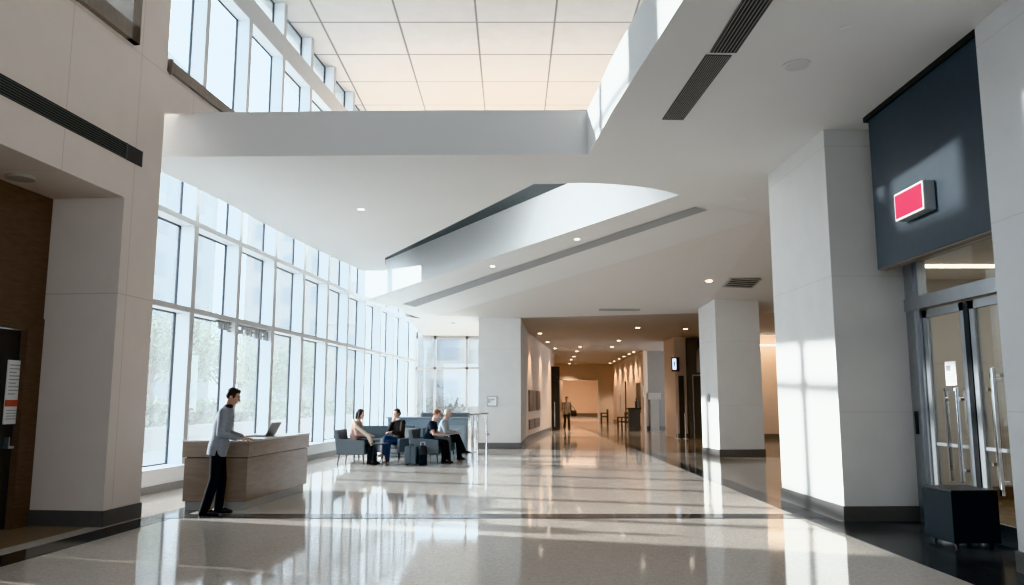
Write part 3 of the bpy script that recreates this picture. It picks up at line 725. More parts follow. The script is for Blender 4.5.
# ------------------------------------------------------------------ wall bits on pillars
pq = empty('wall_plaque', (-.66, 26.34, 1.56), 0, 'small white square framed sign on the corridor pillar', 'sign')
b = MB(); b.box(-.17, .17, -.03, 0, -.17, .17); b.build('plaque_frame', mat('plaque_grey', (.40, .42, .44), .4), pq)
b = MB(); b.box(-.145, .145, -.036, -.03, -.145, .145); b.build('plaque_face', signw, pq)
b = MB(); b.box(-.12, .06, -.04, -.036, .03, .05); b.box(-.12, -.09, -.04, -.036, -.06, .09); b.box(-.05, .1, -.04, -.036, .06, .075); b.box(-.12, 0, -.04, -.036, -.03, -.015); b.build('plaque_print', papergrey, pq)
ou = empty('wall_socket', (-.80, 26.34, .48), 0, 'small grey power socket low on the corridor pillar', 'socket')
b = MB(); b.box(-.05, .05, -.015, 0, -.035, .035); b.build('socket_plate', signg, ou)
b = MB(); b.box(-.025, -.01, -.018, -.014, -.012, .012); b.box(.01, .025, -.018, -.014, -.012, .012); b.build('socket_slot', black, ou)
sn = empty('wall_sensor', (5.81, 23.35, 1.66), math.radians(-9.5), 'dark oval card reader on the pale side of the middle pillar', 'card reader')
b = MB(); b.box(-.035, .01, -.06, .06, -.12, .12); b.build('reader_plate', signg, sn, bevel=.01)
b = MB(); b.box(-.045, -.03, -.035, .035, -.09, .05); b.build('reader_face', black, sn, bevel=.01)

# ------------------------------------------------------------------ sign letters on the window transom (illegible from inside)
sg = empty('window_lettering', (OWt[0] + KL[0] * 3.0, OWt[1] + KL[1] * 3.0, 3.26), math.atan2(KL[1], KL[0]), 'row of grey sign letters hanging under the window transom, seen from behind', 'sign')
letm = mat('letter_grey', (.36, .375, .38), .5)
def glyph(x, strokes):
    b = MB()
    for (a, c, z0, z1) in strokes: b.box(x + a, x + c, .10, .14, -z1 * .68, -z0 * .68)
    b.build('letter', letm, sg)
gl = [(-.55, [(0, .05, 0, .26), (.09, .14, 0, .26), (0, .14, 0, .05)]), (-.33, [(0, .05, 0, .26), (.10, .14, .0, .26), (0, .14, .22, .26)]),
      (-.12, [(0, .05, .02, .30), (.05, .2, .02, .08), (.05, .2, .13, .18), (.05, .2, .25, .30)]), (.18, [(0, .3, .02, .07), (.02, .3, .16, .30)]),
      (.55, [(0, .05, .08, .30), (.05, .15, .08, .13)]), (.78, [(0, .05, .06, .26), (.06, .12, .22, .30), (.12, .17, .06, .26)]),
      (1.02, [(0, .06, .02, .32), (.06, .2, .02, .07), (.06, .16, .14, .19)]), (1.28, [(0, .06, .02, .34), (.12, .18, .02, .34), (0, .18, .15, .2)]),
      (1.58, [(0, .05, .10, .36), (.05, .2, .06, .12), (.20, .25, .10, .36), (.05, .2, .22, .27)]), (1.90, [(0, .3, .05, .36), ])]
for x, st in gl: glyph(x, st)
b = MB(); b.box(-.6, 2.25, .14, .17, -.03, .02); b.build('sign_rail', letm, sg)

# ------------------------------------------------------------------ reception desk, laptop
dk = empty('reception_desk', (-3.87, 11.75, 0), 0, 'long polished brown stone reception desk with a lighter plinth by the window', 'desk')
dl = V((.092, 1)).normalized()
def dpoly(x0, x1, y0, y1):       # local plan: right long side follows dl
    f = lambda x, y: (x + y * .092, y)
    return [f(x0, y0), f(x1, y0), f(x1, y1), f(x0, y1)]
b = MB(); b.prism(dpoly(-.93, -.06, .07, 2.50), 0, .13); b.build('plinth', deskkick, dk)
b = MB(); b.prism(dpoly(-.95, -.02, .02, 2.54), .13, .755); b.build('desk_body', desk_m, dk, bevel=.006)
b = MB(); b.prism(dpoly(-.98, .0, .0, 2.56), .765, .985); b.build('upper_band', deskband, dk, bevel=.006)
b = MB(); b.prism(dpoly(-.99, .01, -.01, 2.57), .985, 1.01); b.build('desk_top', desktop, dk, bevel=.004)
b = MB(); b.prism(dpoly(-.93, -.05, .05, 2.50), .755, .765); b.build('shadow_gap', black, dk)
lp = empty('laptop', (-4.02, 13.05, 1.011), math.radians(-8), 'open grey laptop standing on the reception desk', 'laptop')
b = MB(); b.box(-.28, .06, -.17, .17, 0, .018); b.build('keyboard_base', laptop_m, lp, bevel=.004)
b = MB(); b.box(-.20, .0, -.14, .14, .0185, .0195); b.build('keyboard', black, lp)
R = Matrix.Rotation(math.radians(28), 3, 'Y')
def tilt(b, x0, x1, y0, y1, z0, z1, m, nm):
    q = [V((x, y, z)) for z in (z0, z1) for x, y in ((x0, y0), (x1, y0), (x1, y1), (x0, y1))]
    q = [R @ p + V((.06, 0, .018)) for p in q]; b.hexa(q[:4], q[4:]); return b.build(nm, m, lp)
tilt(MB(), -.004, .008, -.17, .17, 0, .235, laptop_m, 'screen_lid')
tilt(MB(), -.006, -.003, -.158, .158, .012, .222, screen_m, 'screen')

# ------------------------------------------------------------------ seating area
def make_armchair(label):
    r = empty('armchair', (0, 0, 0), 0, label, 'armchair', 'grey armchairs of the waiting area')   # faces +x
    b = MB(); b.box(-.28, .33, -.29, .29, .24, .34); b.build('seat_frame', chairf, r, bevel=.015)
    b = MB(); b.box(-.24, .34, -.275, .275, .34, .45); b.build('seat_cushion', chaird, r, bevel=.03)
    for s in (-1, 1):
        y0, y1 = (.275, .365) if s > 0 else (-.365, -.275)
        b = MB(); b.extrude([(-.36, y0, .25), (.36, y0, .25), (.34, y0, .60), (-.30, y0, .64), (-.42, y0, .66)], (0, y1 - y0, 0)); b.build('armrest', chairf, r, bevel=.018)
    b = MB(); b.extrude([(-.36, -.36, .25), (-.26, -.36, .25), (-.33, -.36, .84), (-.36, -.36, .86), (-.45, -.36, .85)], (0, .72, 0)); b.build('backrest', chairf, r, bevel=.018)
    for sx, sy in ((1, 1), (1, -1), (-1, 1), (-1, -1)):
        b = MB(); b.tube([(sx * .30, sy * .30, .26), (sx * .34, sy * .33, 0)], [.018, .011], 8); b.build('leg', legm, r)
    return r
arm0 = make_armchair('grey armchair at the left holding the person in the pink top')
arm0.location = (-3.98, 20.25, 0); arm0.rotation_euler = (0, 0, math.radians(-6))
def chair_at(x, y, rz, lab):
    c = copy_tree(arm0); c.location = (x, y, 0); c.rotation_euler = (0, 0, math.radians(rz)); c['label'] = lab; return c
chair_at(-2.98, 21.1, 232, 'grey armchair holding the person in the dark jacket and jeans')
chair_at(-2.17, 20.55, -6, 'grey armchair holding the person in the navy shirt')
chair_at(-1.95, 21.75, -4, 'grey armchair behind the navy shirted person, holding the fair haired person')
sf = empty('sofa', (-3.7, 22.9, 0), math.radians(-90), 'low dark grey sofa standing behind the front armchairs', 'sofa')
b = MB(); b.box(-.40, .40, -.85, .85, .14, .42); b.build('seat_base', chairf, sf, bevel=.03)
b = MB(); b.box(-.36, .40, -.68, -.01, .42, .50); b.build('seat_cushion', chaird, sf, bevel=.03)
b = MB(); b.box(-.36, .40, .01, .68, .42, .50); b.build('seat_cushion', chaird, sf, bevel=.03)
b = MB(); b.box(-.46, -.30, -.85, .85, .14, .86); b.build('backrest', chairf, sf, bevel=.03)
for s in (-1, 1):
    b = MB(); b.box(-.40, .40, s * .77 - .08, s * .77 + .08, .14, .62); b.build('armrest', chairf, sf, bevel=.03)
    for sx in (-.33, .33):
        b = MB(); b.cyl(sx, s * .75, 0, .14, .022, 10); b.build('leg', legm, sf)
tb = empty('side_table', (-3.32, 20.05, 0), 0, 'small dark side table between the two left armchairs', 'table')
b = MB(); b.cyl(0, 0, .50, .53, .22, 24); b.build('table_top', legm, tb)
for a in range(4):
    c, s = math.cos(a * math.pi / 2 + .6), math.sin(a * math.pi / 2 + .6)
    b = MB(); b.tube([(c * .16, s * .16, .50), (c * .19, s * .19, 0)], .014, 8); b.build('leg', legm, tb)
# luggage
sc_ = empty('suitcase', (-2.50, 19.86, 0), math.radians(-8), 'slate grey hard suitcase standing on the floor left of the navy shirted person', 'suitcase')
b = MB(); b.box(-.15, .15, -.11, .11, .03, .46); b.build('shell', mat('suitcase_slate', (.075, .095, .115), .35), sc_, bevel=.03)
b = MB(); b.box(-.006, .006, -.115, .115, .04, .465); b.build('zip_seam', black, sc_)
b = MB(); b.tube([(-.06, 0, .45), (-.06, 0, .50), (.06, 0, .50), (.06, 0, .45)], .011, 8); b.build('carry_handle', black, sc_)
for sx in (-.11, .11):
    for sy in (-.07, .07):
        b = MB(); b.tube([(sx - .012, sy, .018), (sx + .012, sy, .018)], .018, 10); b.build('wheel', black, sc_)
bg = empty('travel_bag', (-2.22, 19.88, 0), math.radians(4), 'black upright travel bag beside the slate grey suitcase', 'bag')
b = MB(); rings = []
for z, w, d in ((0, .10, .08), (.03, .12, .10), (.30, .115, .10), (.44, .10, .085), (.48, .07, .05)):
    rings.append([V((w * math.copysign(abs(math.cos(a)) ** .6, math.cos(a)), d * math.copysign(abs(math.sin(a)) ** .6, math.sin(a)), z)) for a in [2 * math.pi * k / 20 for k in range(20)]])
b.loft(rings); b.build('bag_body', black, bg, smooth=True)
b = MB(); b.tube([(-.05, 0, .46), (-.05, 0, .56), (.05, 0, .56), (.05, 0, .46)], .010, 8); b.build('bag_handle', steel, bg)
b = MB(); b.box(-.08, .08, -.125, -.09, .08, .26); b.build('front_pocket', blackbox, bg, bevel=.01)
# counter / low partition with dark top
ct = empty('low_counter', (-2.15, 24.0, 0), math.radians(-2), 'long blue grey low counter with a dark top behind the seated people', 'counter')
b = MB(); b.box(-1.55, .80, -.30, .30, 0, 1.06); b.build('counter_body', counter_m, ct, bevel=.01)
b = MB(); b.box(-.55, .86, -.34, .36, 1.10, 1.22); b.build('counter_top', counter_top, ct, bevel=.01)
b = MB(); b.box(-1.6, .86, -.36, .36, 1.06, 1.10); b.build('counter_ledge', mat('ledge_grey', (.42, .47, .50), .4), ct, bevel=.01)
b = MB(); b.box(.1, .75, -.31, -.30, .35, .85); b.build('front_panel', mat('counter_panel', (.36, .42, .46), .5), ct)
rl = empty('guard_rail', (-1.02, 24.9, 0), 0, 'stainless steel guard rail with posts beside the corridor pillar', 'railing')
for i, (x, r) in enumerate(((-.22, .05), (-.06, .03), (.22, .03))):
    b = MB(); b.cyl(x, 0, 0, 1.12, r, 14); b.cyl(x, 0, 0, .02, r * 2, 14); b.build('post', chrome, rl)
b = MB(); b.tube([(-.5, 0, 1.13), (.28, 0, 1.18)], .03, 10); b.build('top_rail', chrome, rl)
# ------------------------------------------------------------------ people
skin = mat('skin', (.52, .33, .25), .55, vary=.05, scale=20)
skin2 = mat('skin_pale', (.60, .40, .32), .55, vary=.05, scale=20)
hair_dk = mat('hair_dark', (.018, .013, .011), .5, vary=.3, scale=60)
hair_red = mat('hair_auburn', (.20, .075, .035), .5, vary=.3, scale=60)
hair_fair = mat('hair_fair', (.55, .49, .41), .5, vary=.2, scale=60)
eye_m = mat('eye_dark', (.03, .02, .018), .2)
eye_w = mat('eye_white', (.75, .73, .70), .25)
lip_m = mat('lips', (.42, .20, .17), .5)
def cloth(name, col, v=.10): return mat(name, col, .85, vary=v, scale=40, spec=.2)

def voxel(o, size, it=3, fac=.5):
    m = o.modifiers.new('r', 'REMESH'); m.mode = 'VOXEL'; m.voxel_size = size
    s = o.modifiers.new('s', 'SMOOTH'); s.iterations = it; s.factor = fac
    bpy.context.view_layer.update()
    dg = bpy.context.evaluated_depsgraph_get()
    me = bpy.data.meshes.new_from_object(o.evaluated_get(dg)); mats = list(o.data.materials)
    o.modifiers.clear(); o.data = me; me.materials.clear()
    for q in mats: me.materials.append(q)
    for p in me.polygons: p.use_smooth = True; p.material_index = 0
    return o

def frame(fwd, up):
    z = V(up).normalized(); x = V(fwd); x = (x - z * x.dot(z)).normalized(); y = z.cross(x)
    return Matrix((x, y, z)).transposed()

def ringE(c, lat, fwd, rw, rd, n=22, p=.85):
    out = []
    for k in range(n):
        a = 2 * math.pi * k / n; ca, sa = math.cos(a), math.sin(a)
        out.append(V(c) + lat * (rw * math.copysign(abs(ca) ** p, ca)) + fwd * (rd * math.copysign(abs(sa) ** p, sa)))
    return out

def hand(b, wrist, d, n, side, curl, r=1.0):
    """palm from the wrist along d, palm normal n (towards what is held), five separate fingers."""
    d = V(d).normalized(); n = V(n); n = (n - d * n.dot(d)).normalized(); s = d.cross(n) * side
    w = V(wrist)
    rings = []
    for t, hw, th in ((-.01, .026, .020), (.03, .038, .016), (.07, .042, .014), (.092, .040, .012)):
        rings.append(ringE(w + d * t, s, n, hw, th, 14, .9))
    b.loft(rings)
    for i, L in enumerate((.070, .080, .074, .058)):
        base = w + d * .085 + s * (.031 - .0205 * i); dirn = d + s * (.10 - .07 * i); dirn.normalize()
        p = base; ang = 0
        for j, f in enumerate((.45, .32, .25)):
            ang += curl * (.6, 1.0, .7)[j]
            q = p + (dirn * math.cos(ang) + n * math.sin(ang)) * (L * f)
            b.capsule(p, q, .0088 - .0009 * j, .0080 - .0009 * j, 10); p = q
    p = w + d * .02 + s * .028; q = p + (d * .55 + s * .75 + n * .25).normalized() * .045
    b.capsule(p, q, .014, .0105, 10); b.capsule(q, q + (d * .85 + s * .25 + n * .35).normalized() * .032, .0105, .0085, 10)

def head(b, c, M):
    """skull, jaw, nose, brow, ears around head centre c; local x forward, y left, z up."""
    P = lambda x, y, z: V(c) + M @ V((x, y, z))
    b.ell(P(-.012, 0, .022), (.094, .074, .098), M); b.ell(P(.026, 0, -.045), (.064, .058, .068), M)
    b.ell(P(.058, 0, -.092), (.026, .028, .020), M, 12, 8)
    b.capsule(P(.086, 0, .018), P(.108, 0, -.024), .009, .0135, 10)
    b.capsule(P(.096, .011, -.028), P(.096, -.011, -.028), .009, .009, 8)
    b.capsule(P(.076, .042, .030), P(.076, -.042, .030), .013, .013, 8)
    for s in (-1, 1):
        b.ell(P(-.008, s * .076, -.008), (.019, .010, .031), M, 10, 8)
        b.ell(P(.055, s * .040, -.025), (.026, .020, .022), M, 10, 8)
        b.ell(P(.058, s * .022, -.066), (.022, .018, .014), M, 8, 6)

def hair(root, c, M, m, style):
    P = lambda x, y, z: V(c) + M @ V((x, y, z))
    b = MB()
    b.ell(P(-.020, 0, .034), (.100, .083, .100), M, 24, 14)
    b.capsule(P(.034, .038, .088), P(.034, -.038, .088), .030, .030)
    if style == 'short':
        b.capsule(P(.040, .032, .100), P(.044, -.030, .098), .026, .024); [b.capsule(P(-.012, a * .062, .02), P(-.012, a * .064, -.012), .024, .018) for a in (-1, 1)]; b.capsule(P(-.064, .028, -.012), P(-.064, -.028, -.012), .032, .032)
    elif style == 'bob':
        for a in (-1, 1): b.capsule(P(-.012, a * .066, .02), P(-.010, a * .068, -.095), .030, .026)
        b.capsule(P(-.075, .03, 0), P(-.070, .03, -.12), .050, .034); b.capsule(P(-.075, -.03, 0), P(-.070, -.03, -.12), .050, .034)
    elif style == 'ear':
        for a in (-1, 1): b.capsule(P(-.025, a * .066, .02), P(-.025, a * .064, -.05), .028, .024)
        b.capsule(P(-.08, .03, -.02), P(-.08, -.03, -.05), .04, .036)
    # carve the face opening: drop what lies in front of and below the hairline
    o = b.build('hair', m, root); voxel(o, .009, 2)
    Mi = M.inverted(); bm = bmesh.new(); bm.from_mesh(o.data)
    kill = [v for v in bm.verts if (lambda q: (q.x > .046 and q.z < .066) or (q.x > .0 and abs(q.y) < .058 and q.z < .07 and q.x > .03))(Mi @ (v.co - V(c)))]
    bmesh.ops.delete(bm, geom=kill, context='VERTS'); bm.to_mesh(o.data); bm.free()
    return o

def face(root, c, M):
    P = lambda x, y, z: V(c) + M @ V((x, y, z))
    for s in (-1, 1):
        b = MB(); b.ell(P(.0765, s * .031, .006), (.012, .0145, .0095), M, 12, 8); e = b.build('eye', eye_w, root, True)
        b = MB(); b.ell(P(.0860, s * .031, .006), (.004, .006, .0065), M, 10, 6); b.build('iris', eye_m, e, True)
        b = MB(); b.capsule(P(.090, s * .016, .030), P(.080, s * .048, .033), .0042, .0036, 8); b.build('eyebrow', hair_dk, root, True)
    b = MB(); b.capsule(P(.090, .021, -.060), P(.090, -.021, -.060), .0062, .0062, 8); b.build('mouth', lip_m, root, True)

def shoe(root, ankle, toe, m):
    a = V(ankle); d = V(toe) - a; d.z = 0; L = d.length; d.normalize(); lat = V((-d.y, d.x, 0)); up = V((0, 0, 1))
    zg = V(toe).z - .028; b = MB(); rings = []
    for t, w, h in ((-.075, .020, .05), (-.06, .036, .085), (-.02, .040, .10), (.04, .040, .085), (.09, .046, .078), (L * .8, .047, .062), (L + .02, .034, .042), (L + .045, .012, .028)):
        c0 = a + d * t; ring = []
        for k in range(16):
            an = 2 * math.pi * k / 16; ring.append(V((c0.x, c0.y, zg)) + lat * (w * math.cos(an)) + up * (max(0, h * .5 + h * .5 * math.sin(an)) if math.sin(an) > -.6 else 0))
        rings.append(ring)
    b.loft(rings); return b.build('shoe', m, root, True)

def person(name, loc, rz, label, J, hairm, hstyle, top, bottom, shoem, skinm, group=None, coat=None, vs=.008, sleeve='long', shirt=None, scale=1.0, hem=None):
    root = empty(name, loc, rz, label, 'person', group); root.scale = (scale,) * 3
    pel, che, nek, hed = [V(J[k]) for k in ('pelvis', 'chest', 'neck', 'head')]
    L, Rr = J['L'], J['R']                                   # lists: shoulder, elbow, wrist, hip, knee, ankle, toe
    latS = (V(L[0]) - V(Rr[0])).normalized(); latH = (V(L[3]) - V(Rr[3])).normalized()
    def torso(b, off, zlo=None, to_neck=True, flare=0.0):
        ax1 = (che - pel).normalized(); ax2 = (nek - che).normalized(); rings = []
        f1 = latH.cross(ax1).normalized() * -1; f2 = latS.cross(ax2).normalized() * -1
        lo = pel - ax1 * (.10 if zlo is None else zlo)
        rings.append(ringE(lo, latH, f1, .150 + off + flare, .105 + off + flare))
        rings.append(ringE(pel, latH, f1, .165 + off + flare * .6, .115 + off + flare * .5))
        rings.append(ringE(lerp(pel, che, .45), lerp(latH, latS, .5).normalized(), f1, .142 + off, .103 + off))
        rings.append(ringE(che, latS, f2, .168 + off, .118 + off))
        rings.append(ringE(lerp(che, nek, .55), latS, f2, .172 + off, .105 + off))
        rings.append(ringE(lerp(che, nek, .82), latS, f2, .120 + off, .080 + off))
        if to_neck: rings.append(ringE(nek, latS, f2, .062 + off, .060 + off))
        b.loft(rings)
    Mh = frame(J['look'], J.get('hup', hed - nek))
    # one continuous body
    b = MB(); torso(b, 0)
    b.capsule(lerp(che, nek, .8), hed + Mh @ V((-.02, 0, -.03)), .060, .052); head(b, hed, Mh)
    for A in (L, Rr):
        sh, el, wr, hp, kn, an, to = [V(q) for q in A[:7]]
        b.capsule(sh, el, .052, .040); b.capsule(el, wr, .040, .026)
        b.capsule(hp, kn, .082, .056); b.capsule(kn, an, .055, .038); b.capsule(an, to, .036, .017)
        hand(b, wr, A[7], A[8], A[9], A[10])
    body = b.build('body', skinm, root); voxel(body, vs if vs < .007 else .0065, 2, .4)
    face(root, hed, Mh); hair(root, hed, Mh, hairm, hstyle)
    # clothing
    if shirt:
        b = MB(); torso(b, .006, .02)
        b.capsule(nek - (nek - che) * .1, nek + (hed - nek) * .22, .064, .060); voxel(b.build('shirt', shirt, root), .010, 2)
    b = MB(); torso(b, .016, .12 if hem is None else hem, flare=.012 if hem else 0.0)
    for A in (L, Rr):
        sh, el, wr = V(A[0]), V(A[1]), V(A[2])
        b.capsule(sh, el, .072, .056)
        if sleeve == 'long':
            b.tube([el + (sh - el).normalized() * .02, el, lerp(el, wr, .5), lerp(el, wr, .93)], [.054, .055, .048, .041], 14)
        else:
            b.v = b.v  # short sleeve keeps the upper arm only
    o = b.build('jacket' if sleeve == 'long' else 'shirt', top, root); voxel(o, .010, 3)
    if sleeve != 'long':
        bm = bmesh.new(); bm.from_mesh(o.data); kill = []
        for v in bm.verts:
            for A in (L, Rr):
                sh, el = V(A[0]), V(A[1]); t = (v.co - sh).dot(el - sh) / (el - sh).length_squared
                if t > .62 and (v.co - lerp(sh, el, min(t, 1))).length < .10 and abs((v.co - che).dot(latS)) > .155: kill.append(v); break
        bmesh.ops.delete(bm, geom=kill, context='VERTS'); bm.to_mesh(o.data); bm.free()
    b = MB()
    ax1 = (che - pel).normalized(); f1 = latH.cross(ax1).normalized() * -1
    b.loft([ringE(pel + ax1 * .09, latH, f1, .152, .112), ringE(pel, latH, f1, .172, .124), ringE(pel - ax1 * .10, latH, f1, .155, .112)])
    for A in (L, Rr):
        hp, kn, an = V(A[3]), V(A[4]), V(A[5])
        b.capsule(hp, kn, .096, .068); b.tube([kn + (hp - kn).normalized() * .03, kn, lerp(kn, an, .5), lerp(kn, an, 1.14)], [.066, .072, .070, .068], 16)
    voxel(b.build('trousers', bottom, root), .011, 3)
    for A in (L, Rr): shoe(root, A[5], A[6], shoem)
    return root

F = (1, 0, 0)
# the standing person at the desk
stand = dict(pelvis=(-.02, 0, .95), chest=(.03, 0, 1.26), neck=(.085, 0, 1.495), head=(.150, -.01, 1.645), look=(.93, -.12, -.36), hup=(.36, 0, .93),
    L=[(.05, .185, 1.425), (.06, .235, 1.13), (.30, .20, 1.055), (-.02, .09, .92), (.03, .10, .50), (-.00, .13, .085), (.15, .15, .028), (1, -.12, -.12), (0, 0, -1), 1, .35],
    R=[(.05, -.185, 1.425), (.03, -.235, 1.13), (.27, -.15, 1.06), (-.02, -.09, .92), (-.04, -.09, .50), (-.15, -.09, .085), (.00, -.10, .028), (1, .35, -.10), (0, 0, -1), -1, .35])
p1 = person('person', (-4.17, 11.40, 0), math.radians(12), 'person in a pale grey blazer and black trousers standing at the reception desk', stand, hair_dk, 'short',
    cloth('blazer_grey', (.30, .325, .36)), cloth('trousers_black', (.012, .012, .014)), mat('shoe_black', (.008, .008, .009), .3), skin, vs=.006, shirt=cloth('shirt_dark', (.05, .05, .06)), hem=.135)
b = MB(); b.tube([(.045, -.06, 1.50), (.095, -.075, 1.44), (.145, -.045, 1.30)], [.020, .026, .012], 10); b.tube([(.045, .06, 1.50), (.095, .075, 1.44), (.145, .045, 1.30)], [.020, .026, .012], 10); b.build('lapels', MATS['blazer_grey'], p1, True)
b = MB(); b.box(-.085, .085, -.06, .06, 0, .010); t = tag(b.build('tablet', black, bevel=.003), 'small dark tablet under the hands of the standing person', 'tablet'); t.location = (-3.80, 11.86, 1.012); t.rotation_euler = (0, 0, .3)

def seated(lean=0.0, cross=False, hands='lap'):
    """facing +x, seat height .46; origin on the floor below the hips."""
    ln = math.radians(lean); c, s = math.cos(ln), math.sin(ln)
    up = lambda z, x=0: (x * c + z * s, 0, .55 + z * c)
    che = up(.30); nek = up(.53, .015); hd = up(.70, .055)
    sl = V(up(.46, 0))
    J = dict(pelvis=(0, 0, .55), chest=che, neck=nek, head=hd, look=(1, 0, -.15), hup=(s + .1, 0, 1))
    def arm(sd):
        sh = (sl.x, sd * .18, sl.z); el = (sl.x + .08, sd * .225, sl.z - .26)
        if hands == 'lap': wr = (el[0] + .23, sd * .10, el[2] - .02); d = (1, -sd * .3, -.15)
        elif hands == 'chin' and sd < 0: el = (sl.x + .16, sd * .20, sl.z - .22); wr = (hd[0] + .08, sd * .06, hd[2] - .20); d = (-.1, .2, 1)
        else: wr = (el[0] + .24, sd * .08, el[2] + .02); d = (1, -sd * .3, .0)
        n = (0, 0, -1) if d[2] < .5 else (-1, 0, 0)
        return sh, el, wr, d, n
    for sd, k in ((1, 'L'), (-1, 'R')):
        sh, el, wr, d, n = arm(sd)
        hp = (.03, sd * .09, .53)
        if cross and sd < 0: kn = (.45, -.01, .62); an = (.60, .10, .25); to = (.76, .13, .19)
        else: kn = (.45, sd * .10, .52); an = (.44 + (.05 if sd > 0 else .0), sd * .10, .09); to = (.60, sd * .12, .028)
        J[k] = [sh, el, wr, hp, kn, an, to, d, n, sd, .5]
    return J
J = seated(8); p2 = person('person', (-4.00, 20.22, 0), math.radians(-6), 'person with dark bobbed hair and dusty pink top in the left armchair', J, hair_dk, 'bob',
    cloth('top_pink', (.42, .29, .26)), cloth('trousers_dark', (.035, .035, .038)), MATS['shoe_black'], skin2, 'people seated in the waiting area')
b = MB(); b.tube([(.02, -.19, 1.12), (.10, -.235, .95), (.28, -.17, .80), (.42, -.15, .70), (.52, -.155, .48)], [.03, .05, .05, .06, .05], 12); b.build('cream_scarf', cloth('scarf_cream', (.62, .55, .46)), p2, True)['label'] = 'cream shawl'
J = seated(4, True, 'chin'); J['look'] = (1, .1, -.3)
p3 = person('person', (-2.98, 21.1, 0), math.radians(228), 'person in a dark jacket and blue jeans with crossed legs and hand at chin', J, hair_dk, 'ear',
    cloth('jacket_dark', (.045, .038, .034)), cloth('jeans_blue', (.035, .055, .11)), mat('shoe_tan', (.38, .28, .22), .5), skin2, 'people seated in the waiting area', shirt=cloth('shirt_white', (.7, .7, .69)))
J = seated(14); J['look'] = (1, -.1, -.35)
p4 = person('person', (-2.16, 20.53, 0), math.radians(-6), 'person with auburn hair in a navy short sleeved shirt in the front right armchair', J, hair_red, 'short',
    cloth('shirt_navy', (.018, .024, .036)), cloth('trousers_ink', (.014, .014, .016)), MATS['shoe_black'], skin2, 'people seated in the waiting area', sleeve='short')
J = seated(10, True); J['look'] = (1, -.15, -.4)
p5 = person('person', (-1.93, 21.73, 0), math.radians(-4), 'fair haired person in a pale grey top reading papers behind the navy shirted person', J, hair_fair, 'ear',
    cloth('top_grey', (.36, .38, .40)), MATS['trousers_ink'], MATS['shoe_black'], skin2, 'people seated in the waiting area')
b = MB(); b.box(-.12, .12, -.15, .15, 0, .006); b.add([(-.12, -.15, .006), (.0, -.15, .03), (.0, .15, .03), (-.12, .15, .006)], [(0, 1, 2, 3)]); bk = tag(b.build('papers', paper), 'white papers held on the lap of the fair haired person', 'papers'); bk.location = (-1.52, 21.68, .80); bk.rotation_euler = (0, -.35, 0)
# corridor walkers
walk = dict(pelvis=(0, 0, .95), chest=(.02, 0, 1.27), neck=(.03, 0, 1.50), head=(.06, 0, 1.66), look=(1, 0, -.05), hup=(0, 0, 1),
    L=[(.02, .18, 1.43), (-.06, .23, 1.15), (.04, .24, .92), (0, .09, .92), (.14, .09, .52), (.16, .10, .09), (.31, .11, .028), (.3, 0, -1), (0, -1, 0), 1, .5],
    R=[(.02, -.18, 1.43), (.04, -.23, 1.15), (.20, -.24, .95), (0, -.09, .92), (.0, -.09, .50), (-.22, -.09, .12), (-.09, -.10, .028), (.5, 0, -.9), (0, 1, 0), -1, .5])
p6 = person('person', (2.98, 43.3, 0), math.radians(-84), 'person in a tan top and dark trousers walking down the corridor', walk, hair_dk, 'short',
    cloth('top_tan', (.36, .27, .20)), MATS['trousers_dark'], MATS['shoe_black'], skin, vs=.01)
b = MB(); rings = []
for z, w_, d_ in ((0, .13, .07), (.04, .17, .09), (.24, .16, .08), (.33, .12, .05)):
    rings.append([V((w_ * math.copysign(abs(math.cos(a)) ** .6, math.cos(a)), d_ * math.copysign(abs(math.sin(a)) ** .6, math.sin(a)), z)) for a in [2 * math.pi * k / 20 for k in range(20)]])
hbag = empty('shoulder_bag', (3.36, 43.25, .72), 0, 'dark shoulder bag carried beside the tan topped person in the corridor', 'bag')
b.loft(rings); b.build('bag_body', black, hbag, True)
b = MB(); b.tube([(-.10, 0, .30), (-.20, 0, .50), (-.28, 0, .68)], .014, 8); b.tube([(.10, 0, .30), (-.05, 0, .52), (-.26, 0, .69)], .014, 8); b.build('strap', black, hbag, True)
# ------------------------------------------------------------------ outside
b = MB(); b.box(-120, -6.8, -40, 200, -.5, -.12); struct(b.build('floor_outside', mat('pavement', (.18, .18, .18), .9, vary=.08, scale=.4)))
b = MB(); b.box(-20, 14, 79.5, 200, -.5, -.12); struct(b.build('floor_outside', MATS['pavement']))
b = MB(); b.box(-6.9, 1.3, 35.2, 79.5, -.5, -.12); struct(b.build('floor_outside', MATS['pavement']))
b = MB(); b.prism([(-12.2, 0), (-9.2, 0), (-1.5, 78), (-4.5, 78)], -.14, -.10); struct(b.build('floor_road', mat('asphalt', (.09, .09, .095), .9, vary=.1, scale=2)))
b = MB(); b.prism([(-13.2, 20), (-12.9, 20), (-5.2, 100), (-5.5, 100)], -.12, .65); struct(b.build('wall_garden', mat('garden_wall', (.24, .235, .23), .8)))
leafm = [mat('leaf_green', (.065, .095, .04), .7, vary=.5, scale=3), mat('leaf_pale', (.10, .115, .065), .7, vary=.4, scale=3)]
barkm = mat('bark', (.12, .10, .085), .9)
